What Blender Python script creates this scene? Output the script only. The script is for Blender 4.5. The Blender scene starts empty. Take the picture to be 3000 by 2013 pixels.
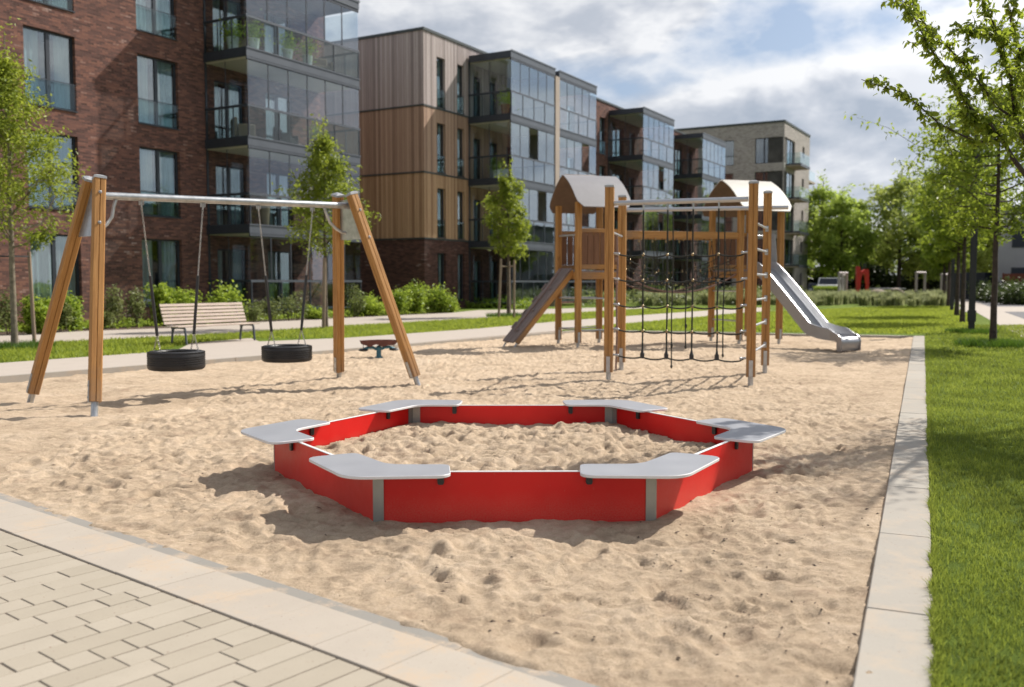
import bpy, math, random
import numpy as np
from mathutils import Vector, Matrix
from mathutils.geometry import tessellate_polygon
R = math.radians
sc = bpy.context.scene
col = sc.collection

# ------------------------------------------------------------------ camera, sky, sun, exposure
FPX, CX, CY, EYE = 2750.0, 1500.0, 1006.5, 1.6
TH = math.atan(178.5 / FPX)
cam = bpy.data.cameras.new('camera')
camo = bpy.data.objects.new('camera', cam); col.objects.link(camo)
camo.location = (0, 0, EYE)
camo.rotation_euler = (math.pi / 2 - TH, 0, 0)
cam.sensor_width = 36.0
cam.lens = 36.0 * FPX / 3000.0
cam.clip_start = 0.05; cam.clip_end = 3000
cam.dof.use_dof = True
cam.dof.focus_distance = 7.6
cam.dof.aperture_fstop = 1.8
sc.camera = camo

SUN_EL = R(44)
SUNV = Vector((0.82, 0.57, 0)).normalized() * math.cos(SUN_EL) + Vector((0, 0, math.sin(SUN_EL)))
sun = bpy.data.lights.new('sun', 'SUN'); sun.energy = 5.0; sun.angle = R(0.55); sun.color = (1.0, 0.945, 0.86)
suno = bpy.data.objects.new('sun', sun); col.objects.link(suno)
suno.rotation_euler = SUNV.to_track_quat('Z', 'Y').to_euler()
suno.location = (20, 15, 30)

sc.view_settings.view_transform = 'Standard'
sc.view_settings.look = 'None'
sc.view_settings.exposure = 0.33
sc.view_settings.gamma = 1.0
sc.cycles.use_denoising = True
sc.cycles.max_bounces = 7
sc.cycles.diffuse_bounces = 3
sc.cycles.glossy_bounces = 3
sc.cycles.transparent_max_bounces = 14
sc.cycles.transmission_bounces = 4
sc.cycles.sample_clamp_indirect = 6.0
sc.cycles.caustics_reflective = False
sc.cycles.caustics_refractive = False

class NT:
    """small helper to write node trees"""
    def __init__(s, tree):
        s.t = tree; s.n = tree.nodes; s.l = tree.links
    def new(s, kind, **kw):
        nd = s.n.new(kind)
        for k, v in kw.items():
            setattr(nd, k, v)
        return nd
    def put(s, sock, v):
        if isinstance(v, bpy.types.NodeSocket): s.l.new(v, sock)
        elif v is not None: sock.default_value = v
    def math(s, op, a, b=None, c=None, clamp=False):
        m = s.new('ShaderNodeMath', operation=op, use_clamp=clamp)
        s.put(m.inputs[0], a); s.put(m.inputs[1], b)
        if c is not None: s.put(m.inputs[2], c)
        return m.outputs[0]
    def vmath(s, op, a, b=None):
        m = s.new('ShaderNodeVectorMath', operation=op)
        s.put(m.inputs[0], a); s.put(m.inputs[1], b)
        return m.outputs['Value'] if op in ('LENGTH', 'DOT_PRODUCT', 'DISTANCE') else m.outputs[0]
    def mix(s, f, a, b, mode='MIX'):
        m = s.new('ShaderNodeMix', data_type='RGBA', blend_type=mode)
        s.put(m.inputs[0], f); s.put(m.inputs[6], a); s.put(m.inputs[7], b)
        return m.outputs[2]
    def noise(s, vec, scale=5.0, detail=4.0, rough=0.55, dist=0.0, out='Fac'):
        m = s.new('ShaderNodeTexNoise')
        if vec is not None: s.put(m.inputs['Vector'], vec)
        m.inputs['Scale'].default_value = scale; m.inputs['Detail'].default_value = detail
        m.inputs['Roughness'].default_value = rough; m.inputs['Distortion'].default_value = dist
        return m.outputs[out]
    def ramp(s, f, stops):
        m = s.new('ShaderNodeValToRGB'); s.put(m.inputs[0], f)
        e = m.color_ramp.elements
        while len(e) < len(stops): e.new(0.5)
        for el, (p, c) in zip(e, stops):
            el.position = p
            el.color = (c, c, c, 1) if isinstance(c, (int, float)) else (*c, 1)
        return m.outputs[0]
    def maprange(s, f, a, b, c=0.0, d=1.0):
        m = s.new('ShaderNodeMapRange'); m.clamp = True
        s.put(m.inputs[0], f)
        for i, v in zip((1, 2, 3, 4), (a, b, c, d)): m.inputs[i].default_value = v
        return m.outputs[0]
    def sep(s, v):
        m = s.new('ShaderNodeSeparateXYZ'); s.put(m.inputs[0], v); return m.outputs
    def comb(s, x, y, z):
        m = s.new('ShaderNodeCombineXYZ')
        for i, v in enumerate((x, y, z)): s.put(m.inputs[i], v)
        return m.outputs[0]
    def scale(s, v, xyz):
        return s.vmath('MULTIPLY', v, xyz)

def pixdir(px, py):
    x = (px - CX) / FPX; y = (CY - py) / FPX
    return Vector((x, math.cos(TH) + y * math.sin(TH), -math.sin(TH) + y * math.cos(TH)))

world = bpy.data.worlds.new('World'); sc.world = world; world.use_nodes = True
w = NT(world.node_tree); w.n.clear()
sky = w.new('ShaderNodeTexSky', sky_type='NISHITA')
sky.sun_disc = False; sky.sun_elevation = SUN_EL
sky.sun_rotation = math.atan2(SUNV.x, SUNV.y)
sky.air_density = 1.0; sky.dust_density = 1.6; sky.ozone_density = 1.0
tc = w.new('ShaderNodeTexCoord')
d = w.vmath('NORMALIZE', tc.outputs['Generated'])
dx, dy, dz = w.sep(d)[:3]
def dens(off):
    v = w.vmath('ADD', d, off)
    v = w.scale(v, (1.0, 1.0, 2.1))
    big = w.noise(v, 3.1, 9.0, 0.55, 0.2)
    puff = w.math('ABSOLUTE', w.math('SUBTRACT', w.noise(v, 9.0, 5.0, 0.5), 0.5))
    return w.math('SUBTRACT', w.math('ADD', big, 0.035), w.math('MULTIPLY', puff, 0.45))
SO = Vector((3.71, 1.93, 0.4))
n0 = dens(tuple(SO)); n1 = dens(tuple(SO + Vector((0.010, 0.010, 0.030))))
blobs = None
for (px, py, sx, sz, amp) in [(2420, 300, .20, .040, .17), (2050, 420, .22, .055, .10), (1350, 90, .17, .06, .14), (1850, 20, .14, .04, .10),
                              (2850, 330, .18, .07, .10), (2330, 120, .12, .035, -.20), (1950, 260, .11, .028, -.14), (1640, 330, .07, .03, -.10),
                              (2480, 560, .20, .018, .12)]:
    c = pixdir(px, py).normalized()
    v = w.scale(w.vmath('SUBTRACT', d, tuple(c)), (1 / sx, 1 / sx, 1 / sz))
    g = w.math('MULTIPLY', w.math('EXPONENT', w.math('MULTIPLY', w.vmath('DOT_PRODUCT', v, v), -1.0)), amp)
    blobs = g if blobs is None else w.math('ADD', blobs, g)
horizon = w.maprange(dz, 0.0, 0.35, 0.09, 0.0)
dn = w.math('ADD', w.math('ADD', n0, blobs), horizon)
cover = w.ramp(dn, [(0.42, 0.0), (0.56, 1.0)])
shade = w.math('ADD', w.math('MULTIPLY', w.math('SUBTRACT', n0, n1), 6.5), 0.64, clamp=True)
thick = w.maprange(dn, 0.60, 0.86, 1.0, 0.0)
lum = w.math('ADD', w.math('MULTIPLY', shade, 0.62), w.math('MULTIPLY', thick, 0.38), clamp=True)
cloudc = w.ramp(lum, [(0.12, (0.37, 0.42, 0.50)), (0.48, (0.56, 0.59, 0.65)), (0.85, (0.86, 0.865, 0.88))])
skyc = w.mix(w.maprange(dz, 0.0, 0.5, 0.75, 0.10), w.scale(sky.outputs[0], (0.085, 0.085, 0.085)), (0.42, 0.54, 0.74, 1))
full = w.mix(w.math('MULTIPLY', cover, 0.93), skyc, cloudc)
gv = w.vmath('SUBTRACT', d, tuple(Vector((0.80, 0.53, 0.35)).normalized()))
glow = w.math('ADD', w.math('MULTIPLY', w.math('EXPONENT', w.math('MULTIPLY', w.vmath('DOT_PRODUCT', gv, gv), -4.2)), 0.75), 0.97)
full = w.scale(full, w.comb(glow, glow, glow))
bg = w.new('ShaderNodeBackground'); w.put(bg.inputs[0], full); bg.inputs[1].default_value = 0.86
wo = w.new('ShaderNodeOutputWorld'); w.l.new(bg.outputs[0], wo.inputs[0])

# ------------------------------------------------------------------ placing helpers
def at(px, py, z=0.0):
    r = pixdir(px, py); t = (z - EYE) / r.z
    return Vector((r.x * t, r.y * t, z))
def atY(px, py, Y):
    r = pixdir(px, py); t = Y / r.y
    return Vector((r.x * t, Y, EYE + r.z * t))
def zat(p, py):
    """height above the ground point p that is seen at picture row py"""
    r = pixdir(1500, py); return EYE + r.z / r.y * p[1]

# ------------------------------------------------------------------ mesh helpers
class MB:
    def __init__(s): s.v = []; s.f = []; s.m = []; s.a = []
    def add(s, vs, fs, mat=0, var=0.0):
        b = len(s.v); s.v.extend([tuple(v) for v in vs])
        for f in fs:
            s.f.append(tuple(b + i for i in f)); s.m.append(mat); s.a.append(var)
        return s
    def box(s, lo, hi, mat=0, var=0.0, bev=0.0):
        return s.fbox((Vector((0, 0, 0)), Vector((1, 0, 0)), Vector((0, 1, 0)), Vector((0, 0, 1))), lo[0], hi[0], lo[1], hi[1], lo[2], hi[2], mat, var, bev)
    def fbox(s, fr, a0, a1, b0, b1, c0, c1, mat=0, var=0.0, bev=0.0):
        O, A, B, Cc = fr
        if bev <= 0:
            P = [O + A * a + B * b + Cc * c for c in (c0, c1) for b in (b0, b1) for a in (a0, a1)]
            F = [(0, 2, 3, 1), (4, 5, 7, 6), (0, 1, 5, 4), (2, 6, 7, 3), (0, 4, 6, 2), (1, 3, 7, 5)]
            return s.add(P, F, mat, var)
        # chamfered along the C edges and at the top/bottom rims
        e = bev
        ring = lambda c, k: [O + A * a + B * b + Cc * c for a, b in
            [(a0 + k + e, b0 + k), (a1 - k - e, b0 + k), (a1 - k, b0 + k + e), (a1 - k, b1 - k - e), (a1 - k - e, b1 - k), (a0 + k + e, b1 - k), (a0 + k, b1 - k - e), (a0 + k, b0 + k + e)]]
        L = [ring(c0, e), ring(c0 + e, 0), ring(c1 - e, 0), ring(c1, e)]
        P = sum(L, []); F = []
        for k in range(3):
            for i in range(8):
                j = (i + 1) % 8
                F.append((k * 8 + i, k * 8 + j, k * 8 + 8 + j, k * 8 + 8 + i))
        F.append(tuple(range(7, -1, -1))); F.append(tuple(24 + i for i in range(8)))
        return s.add(P, F, mat, var)
    def bar(s, p0, p1, wd, ht, up=(0, 0, 1), mat=0, bev=0.0, var=0.0):
        p0 = Vector(p0); p1 = Vector(p1); C_ = (p1 - p0); L = C_.length; C_.normalize()
        up = Vector(up); A = up.cross(C_)
        if A.length < 1e-4: A = Vector((1, 0, 0))
        A.normalize(); B = C_.cross(A)
        return s.fbox((p0, A, B, C_), -wd / 2, wd / 2, -ht / 2, ht / 2, 0, L, mat, var, bev)
    def tube(s, pts, rad, n=10, mat=0, cap=True, var=0.0, closed=False):
        pts = [Vector(p) for p in pts]
        if not isinstance(rad, (list, tuple)): rad = [rad] * len(pts)
        N = len(pts); P = []; prev = None
        for i, p in enumerate(pts):
            if closed: t = pts[(i + 1) % N] - pts[(i - 1) % N]
            else: t = pts[min(i + 1, N - 1)] - pts[max(i - 1, 0)]
            t.normalize()
            if prev is None:
                a = t.orthogonal().normalized()
            else:
                a = prev - t * prev.dot(t)
                a = a.normalized() if a.length > 1e-6 else t.orthogonal().normalized()
            prev = a; b = t.cross(a)
            for k in range(n):
                an = 2 * math.pi * k / n
                P.append(p + (a * math.cos(an) + b * math.sin(an)) * rad[i])
        F = []
        for i in range(N if closed else N - 1):
            for k in range(n):
                k2 = (k + 1) % n; i2 = (i + 1) % N
                F.append((i * n + k, i * n + k2, i2 * n + k2, i2 * n + k))
        if cap and not closed:
            F.append(tuple(range(n - 1, -1, -1))); F.append(tuple((N - 1) * n + k for k in range(n)))
        return s.add(P, F, mat, var)
    def lathe(s, prof, n=24, mat=0, M=None, closed=False):
        P = []; F = []; m = len(prof)
        for k in range(n):
            an = 2 * math.pi * k / n
            for (r, z) in prof:
                v = Vector((r * math.cos(an), r * math.sin(an), z))
                P.append(M @ v if M else v)
        for k in range(n):
            k2 = (k + 1) % n
            for i in range(m if closed else m - 1):
                j = (i + 1) % m
                F.append((k * m + i, k2 * m + i, k2 * m + j, k * m + j))
        return s.add(P, F, mat)
    def prism(s, poly, z0, z1, mat=0, side=None, M=None, var=0.0, bev=0.0):
        n = len(poly); side = mat if side is None else side
        tri = tessellate_polygon([[Vector((p[0], p[1], 0)) for p in poly]])
        def area(q): return sum(q[i][0] * q[(i + 1) % n][1] - q[(i + 1) % n][0] * q[i][1] for i in range(n))
        if area(poly) < 0: poly = poly[::-1]; tri = tessellate_polygon([[Vector((p[0], p[1], 0)) for p in poly]])
        def inset(q, d):
            out = []
            for i in range(n):
                a, b, c = Vector(q[i - 1][:2]), Vector(q[i][:2]), Vector(q[(i + 1) % n][:2])
                e1 = (b - a).normalized(); e2 = (c - b).normalized()
                nn = Vector((-e1.y - e2.y, e1.x + e2.x))
                if nn.length < 1e-6: nn = Vector((-e1.y, e1.x))
                nn.normalize(); k = max(0.5, nn.dot(Vector((-e1.y, e1.x))))
                out.append((b.x + nn.x * d / k, b.y + nn.y * d / k))
            return out
        lv = [(z0, 0), (z1, 0)] if bev <= 0 else [(z0, bev), (z0 + bev, 0), (z1 - bev, 0), (z1, bev)]
        P = []
        for z, k in lv:
            q = poly if k == 0 else inset(poly, k)
            P += [Vector((p[0], p[1], z)) for p in q]
        if M: P = [M @ p for p in P]
        b = len(s.v); s.v.extend([tuple(p) for p in P])
        def put(f, m_): s.f.append(f); s.m.append(m_); s.a.append(var)
        for k in range(len(lv) - 1):
            for i in range(n):
                j = (i + 1) % n
                put((b + k * n + i, b + k * n + j, b + (k + 1) * n + j, b + (k + 1) * n + i), side)
        top = (len(lv) - 1) * n
        pv = lambda i: Vector((poly[i][0], poly[i][1], 0))
        for t in tri:
            t = tuple(t)
            if (pv(t[1]) - pv(t[0])).cross(pv(t[2]) - pv(t[0])).z < 0: t = t[::-1]
            put(tuple(b + top + i for i in t), mat); put(tuple(b + i for i in t[::-1]), mat)
        return s
    def sphere(s, c, r, n=8, m=6, mat=0, sc_=(1, 1, 1)):
        P = [(c[0], c[1], c[2] + r * sc_[2])]; F = []
        for i in range(1, m):
            ph = math.pi * i / m
            for k in range(n):
                an = 2 * math.pi * k / n
                P.append((c[0] + r * sc_[0] * math.sin(ph) * math.cos(an), c[1] + r * sc_[1] * math.sin(ph) * math.sin(an), c[2] + r * sc_[2] * math.cos(ph)))
        P.append((c[0], c[1], c[2] - r * sc_[2])); last = len(P) - 1
        for k in range(n):
            k2 = (k + 1) % n
            F.append((0, 1 + k, 1 + k2))
            for i in range(m - 2): F.append((1 + i * n + k, 1 + (i + 1) * n + k, 1 + (i + 1) * n + k2, 1 + i * n + k2))
            F.append((last, 1 + (m - 2) * n + k2, 1 + (m - 2) * n + k))
        return s.add(P, F, mat)

def mesh_np(name, V, F, mats, var=None, smooth=False, midx=None):
    """V (n,3) array, F (m,k) array of equal-sized faces"""
    me = bpy.data.meshes.new(name)
    n, m, k = len(V), len(F), F.shape[1]
    me.vertices.add(n); me.vertices.foreach_set('co', np.ascontiguousarray(V, dtype=np.float32).ravel())
    me.loops.add(m * k); me.loops.foreach_set('vertex_index', np.ascontiguousarray(F, dtype=np.int32).ravel())
    me.polygons.add(m); me.polygons.foreach_set('loop_start', np.arange(0, m * k, k, dtype=np.int32))
    me.polygons.foreach_set('loop_total', np.full(m, k, dtype=np.int32))
    if smooth: me.polygons.foreach_set('use_smooth', np.ones(m, dtype=bool))
    for mt in mats: me.materials.append(mt)
    if midx is not None: me.polygons.foreach_set('material_index', np.asarray(midx, dtype=np.int32))
    me.update(calc_edges=True)
    if var is not None:
        at_ = me.attributes.new('var', 'FLOAT', 'FACE'); at_.data.foreach_set('value', np.asarray(var, dtype=np.float32))
    return me

def link(name, me, parent=None, M=None):
    o = bpy.data.objects.new(name, me); col.objects.link(o)
    if parent is not None:
        o.parent = parent
    if M is not None: o.matrix_local = M
    LOC[o.name] = M.copy() if M is not None else Matrix.Identity(4)
    return o
LOC = {}

def obj(name, mb, mats, parent=None, M=None, smooth=False, world_=True):
    """one mesh object. Vertices are world coordinates (moved into the parent's frame) unless world_ is False or M is given"""
    if not isinstance(mats, (list, tuple)): mats = [mats]
    me = bpy.data.meshes.new(name)
    me.from_pydata(mb.v, [], mb.f)
    for mt in mats: me.materials.append(mt)
    me.polygons.foreach_set('material_index', np.array(mb.m, dtype=np.int32))
    if any(mb.a):
        a_ = me.attributes.new('var', 'FLOAT', 'FACE'); a_.data.foreach_set('value', np.array(mb.a, dtype=np.float32))
    if smooth: me.shade_smooth() if smooth is True else None
    me.update()
    if smooth:
        me.polygons.foreach_set('use_smooth', np.ones(len(me.polygons), dtype=bool))
        if smooth != 'all':
            me.set_sharp_from_angle(angle=R(38))
    if parent is not None and world_ :
        base = ROOTS.get(parent.name, Matrix.Identity(4)).inverted()
        M = base @ (M if M is not None else Matrix.Identity(4))
    return link(name, me, parent, M)

ROOTS = {}
def thing(name, label, cat, loc=(0, 0, 0), rotz=0.0, group=None):
    o = bpy.data.objects.new(name, None); col.objects.link(o)
    o.empty_display_size = 0.2
    o.location = loc; o.rotation_euler = (0, 0, rotz)
    o['label'] = label; o['category'] = cat
    if group: o['group'] = group
    ROOTS[o.name] = Matrix.Translation(Vector(loc)) @ Matrix.Rotation(rotz, 4, 'Z')
    return o
def tag(o, label, cat, group=None, kind=None):
    o['label'] = label; o['category'] = cat
    if group: o['group'] = group
    if kind: o['kind'] = kind
    return o
def struct(o, kind='structure', label=None):
    o['kind'] = kind
    if label: o['label'] = label
    return o
def sub(parent_part, name, mb, mats, root, M=None, smooth=False, world_=True):
    """sub-part: the part has matrix_local; keep vertices in the same world space"""
    o = obj(name, mb, mats, None, M, smooth, False)
    base = ROOTS.get(root.name, Matrix.Identity(4)) if world_ else Matrix.Identity(4)
    o.parent = parent_part
    o.matrix_local = (base @ LOC[parent_part.name]).inverted() @ (M if M is not None else Matrix.Identity(4))
    return o
def copy_tree(o, parent=None):
    c = o.copy(); col.objects.link(c); c.parent = parent
    for ch in list(o.children): copy_tree(ch, c)
    return c

# ------------------------------------------------------------------ materials
def mat(name):
    m = bpy.data.materials.new(name); m.use_nodes = True
    t = NT(m.node_tree); t.n.clear()
    out = t.new('ShaderNodeOutputMaterial')
    p = t.new('ShaderNodeBsdfPrincipled'); t.l.new(p.outputs[0], out.inputs[0])
    t.p = p; t.out = out
    return m, t
def bump(t, h, strength=0.3, dist=0.01):
    b = t.new('ShaderNodeBump'); b.inputs['Strength'].default_value = strength; b.inputs['Distance'].default_value = dist
    t.put(b.inputs['Height'], h); t.l.new(b.outputs[0], t.p.inputs['Normal']); return b
def plain(name, c, rough=0.5, metal=0.0, var=0.12, sc_=6.0, bmp=0.0, bs=60.0, spec=0.5, c2=None, coat=0.0):
    m, t = mat(name)
    co = t.new('ShaderNodeTexCoord').outputs['Object']
    n = t.noise(co, sc_, 5, 0.6)
    c2 = c2 or tuple(x * (1 - var * 2) for x in c)
    t.put(t.p.inputs['Base Color'], t.mix(t.maprange(n, 0.3, 0.7), (*c2, 1), (*[min(1, x * (1 + var)) for x in c], 1)))
    t.put(t.p.inputs['Roughness'], t.maprange(t.noise(co, sc_ * 3, 3, 0.6), 0.2, 0.8, rough * 0.85, min(1, rough * 1.15)))
    t.p.inputs['Metallic'].default_value = metal
    t.p.inputs['Specular IOR Level'].default_value = spec
    if coat: t.p.inputs['Coat Weight'].default_value = coat; t.p.inputs['Coat Roughness'].default_value = 0.1
    if bmp: bump(t, t.noise(co, bs, 4, 0.6), bmp, 0.004)
    return m

def wood_mat(name, ca, cb, cc, rough=0.55, axis=2, sc_=1.0):
    m, t = mat(name)
    tcn = t.new('ShaderNodeTexCoord'); co = tcn.outputs['Object']
    k = [14.0 * sc_] * 3; k[axis] = 0.7 * sc_
    rnd = t.new('ShaderNodeObjectInfo').outputs['Random']
    off = t.comb(t.math('MULTIPLY', rnd, 37.0), t.math('MULTIPLY', rnd, 11.0), t.math('MULTIPLY', rnd, 5.0))
    v = t.vmath('ADD', t.scale(co, tuple(k)), off)
    g = t.noise(v, 1.6, 7, 0.62, 1.6)
    k2 = [60.0 * sc_] * 3; k2[axis] = 2.0 * sc_
    fine = t.noise(t.scale(co, tuple(k2)), 1.0, 4, 0.6)
    c = t.ramp(g, [(0.28, ca), (0.52, cb), (0.74, cc)])
    c = t.mix(t.maprange(fine, 0.35, 0.75, 0.0, 0.35), c, (*[x * 0.55 for x in ca], 1))
    zz = t.sep(co)[axis]
    dirt = t.math('MULTIPLY', t.maprange(t.math('SUBTRACT', zz, t.math('MULTIPLY', t.noise(co, 9, 5, 0.7), 0.9)), -0.25, 0.12, 0.55, 0.0), 1.0 if name == 'larch_wood' else 0.0)
    c = t.mix(dirt, c, (0.20, 0.14, 0.10, 1))
    kn = t.noise(t.vmath('ADD', t.scale(co, (3.0, 3.0, 1.1) if axis == 2 else (1.1, 3, 3)), off), 1.0, 2, 0.4)
    c = t.mix(t.maprange(kn, 0.70, 0.76, 0.0, 0.75), c, (*[x * 0.3 for x in ca], 1))
    c = t.mix(t.math('MULTIPLY', rnd, 0.25), c, (*[x * 0.8 for x in cb], 1))
    t.put(t.p.inputs['Base Color'], c)
    t.p.inputs['Roughness'].default_value = rough; t.p.inputs['Specular IOR Level'].default_value = 0.35
    bump(t, t.math('ADD', g, t.math('MULTIPLY', fine, 0.5)), 0.25, 0.003)
    return m

M_LARCH = wood_mat('larch_wood', (0.25, 0.112, 0.028), (0.45, 0.225, 0.068), (0.56, 0.31, 0.120), 0.5)
M_BENCHW = wood_mat('pale_bench_wood', (0.36, 0.27, 0.22), (0.52, 0.42, 0.35), (0.60, 0.50, 0.43), 0.6)
M_DECKW = wood_mat('dark_deck_board', (0.13, 0.10, 0.09), (0.235, 0.185, 0.17), (0.32, 0.26, 0.24), 0.75)
M_STAKE = wood_mat('stake_wood', (0.19, 0.13, 0.09), (0.30, 0.22, 0.165), (0.38, 0.29, 0.22), 0.8)
M_FENCEW = wood_mat('brown_board', (0.12, 0.055, 0.03), (0.20, 0.10, 0.055), (0.26, 0.14, 0.085), 0.7)
M_GALV = plain('galvanised_steel', (0.46, 0.475, 0.49), 0.36, 0.75, 0.14, 9, 0.05, 50)
M_STEEL = plain('brushed_steel', (0.44, 0.445, 0.465), 0.40, 0.7, 0.05, 2)
M_STEELD = plain('steel_outer_side', (0.40, 0.39, 0.40), 0.42, 0.85, 0.08, 5)
M_CAP = plain('grey_plastic_cap', (0.33, 0.34, 0.355), 0.5, 0, 0.08, 20, 0.1, 90)
M_RUBBER = plain('black_rubber', (0.011, 0.011, 0.013), 0.48, 0, 0.2, 12, 0.12, 80)
M_BLACK = plain('black_plastic', (0.022, 0.022, 0.024), 0.45, 0, 0.15, 12)
M_ROPE = plain('black_rope', (0.018, 0.02, 0.016), 0.8, 0, 0.2, 30, 0.5, 160)
M_ROPEB = plain('brown_rope', (0.24, 0.15, 0.12), 0.85, 0, 0.2, 30, 0.5, 160)
M_BRASS = plain('brass_joint', (0.34, 0.26, 0.15), 0.3, 0.7, 0.1, 8)
M_CHAIN = plain('chain_steel', (0.52, 0.50, 0.47), 0.32, 0.85, 0.2, 20)
M_RED = plain('red_panel', (0.58, 0.012, 0.010), 0.36, 0, 0.05, 3.0, 0.02, 30, 0.5)
M_SEAT = plain('grey_seat_board', (0.275, 0.282, 0.308), 0.45, 0, 0.035, 2.5, 0.03, 90)
M_EDGE = plain('white_board_edge', (0.66, 0.655, 0.66), 0.5, 0, 0.04, 5)
M_ALU = plain('aluminium_post', (0.34, 0.345, 0.32), 0.45, 0.6, 0.10, 3)
M_ANTH = plain('anthracite_metal', (0.032, 0.038, 0.050), 0.42, 0.1, 0.12, 1.5)
M_ANTHL = plain('grey_fascia_metal', (0.075, 0.086, 0.106), 0.45, 0.1, 0.07, 1.2)
M_LAMP = plain('dark_lamp_post', (0.016, 0.017, 0.020), 0.5, 0.1, 0.1, 2)
M_WHITEW = plain('off_white_ceiling', (0.66, 0.62, 0.55), 0.8, 0, 0.05, 1.0)
M_BEIGE = plain('beige_render', (0.40, 0.325, 0.275), 0.85, 0, 0.05, 0.6)
M_ROOFC = plain('roof_coping', (0.045, 0.055, 0.055), 0.5, 0.2, 0.1, 1.0)
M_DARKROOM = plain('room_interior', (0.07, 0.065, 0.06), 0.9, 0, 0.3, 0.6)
M_ROOFG = plain('grey_hut_roof', (0.22, 0.212, 0.225), 0.5, 0, 0.04, 4)
M_ROOFW = plain('cream_hut_roof', (0.46, 0.44, 0.39), 0.5, 0, 0.04, 4)
M_ROOFB = plain('brown_roof_underside', (0.12, 0.072, 0.045), 0.6, 0, 0.12, 4)
M_TEAL = plain('teal_metal', (0.05, 0.17, 0.23), 0.4, 0.3, 0.25, 12)
M_RUST = plain('red_brown_board', (0.125, 0.035, 0.022), 0.55, 0, 0.15, 8)
M_SCULPT = plain('red_sculpture_paint', (0.52, 0.03, 0.018), 0.4, 0, 0.08, 2)
M_CARW = plain('white_car_paint', (0.66, 0.66, 0.64), 0.25, 0, 0.03, 2, coat=0.6)
M_CARB = plain('dark_blue_car_paint', (0.02, 0.03, 0.07), 0.25, 0, 0.1, 2, coat=0.6)
M_TYREC = plain('car_tyre', (0.015, 0.015, 0.015), 0.8, 0, 0.1, 5)
M_LIGHTC = plain('lamp_lens', (0.7, 0.7, 0.68), 0.2, 0, 0.05, 5)
M_TERRA = plain('terracotta', (0.30, 0.12, 0.065), 0.8, 0, 0.12, 3)
M_WHITEP = plain('white_planter', (0.66, 0.65, 0.62), 0.6, 0, 0.05, 5)
M_WICKER = plain('tan_wicker', (0.28, 0.20, 0.14), 0.8, 0, 0.2, 40, 0.5, 60)
M_DKBLUE = plain('dark_blue_metal', (0.015, 0.02, 0.035), 0.5, 0.1, 0.15, 2)
M_REDTIM = wood_mat('red_stained_boards', (0.10, 0.025, 0.012), (0.18, 0.048, 0.022), (0.24, 0.07, 0.035), 0.7)
M_GREYR = plain('pale_grey_render', (0.36, 0.35, 0.37), 0.85, 0, 0.06, 0.5)
M_PIPE = plain('pale_pipe', (0.42, 0.36, 0.35), 0.5, 0.2, 0.08, 3)
M_STONE = plain('boulder_stone', (0.34, 0.27, 0.22), 0.85, 0, 0.25, 3, 0.5, 20)
M_CURTAIN = None

def seat_mat():
    m, t = mat('grey_seat_board')
    co = t.new('ShaderNodeTexCoord').outputs['Object']
    n = t.noise(co, 3.5, 6, 0.7); g = t.noise(co, 130, 2, 0.6); pt = t.noise(co, 6, 4, 0.6)
    c = t.mix(t.maprange(n, 0.3, 0.7), (0.255, 0.262, 0.286, 1), (0.288, 0.295, 0.318, 1))
    grit = t.math('MULTIPLY', t.maprange(g, 0.64, 0.70), t.maprange(pt, 0.52, 0.66, 0.0, 0.7))
    c = t.mix(grit, c, (0.48, 0.36, 0.26, 1))
    sc2 = t.noise(t.scale(co, (3, 60, 3)), 1.0, 2, 0.5)
    c = t.mix(t.maprange(sc2, 0.70, 0.74, 0.0, 0.18), c, (0.40, 0.40, 0.41, 1))
    t.put(t.p.inputs['Base Color'], c); t.put(t.p.inputs['Roughness'], t.maprange(n, 0.3, 0.7, 0.38, 0.55)); return m
M_SEAT = seat_mat()
def red_mat():
    m, t = mat('red_panel')
    co = t.new('ShaderNodeTexCoord').outputs['Object']; z = t.sep(co)[2]
    n = t.noise(co, 7, 6, 0.7); f = t.noise(co, 90, 3, 0.7)
    c = t.mix(t.maprange(t.noise(co, 1.7, 4, 0.6), 0.35, 0.7), (0.56, 0.007, 0.006, 1), (0.64, 0.011, 0.009, 1))
    dust = t.math('MULTIPLY', t.math('MULTIPLY', t.maprange(t.math('SUBTRACT', z, t.math('MULTIPLY', n, 0.16)), -0.02, 0.12, 1.0, 0.0), t.maprange(f, 0.35, 0.65, 0.1, 1.0)), 0.20)
    spl = t.math('MULTIPLY', t.maprange(t.noise(co, 38, 3, 0.6), 0.68, 0.73), 0.12)
    c = t.mix(t.math('MAXIMUM', dust, spl), c, (0.46, 0.30, 0.20, 1))
    t.put(t.p.inputs['Base Color'], c); t.put(t.p.inputs['Roughness'], t.math('ADD', t.maprange(n, 0.3, 0.7, 0.34, 0.48), dust, clamp=True)); t.p.inputs['Specular IOR Level'].default_value = 0.32
    return m
M_RED = red_mat()

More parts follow.
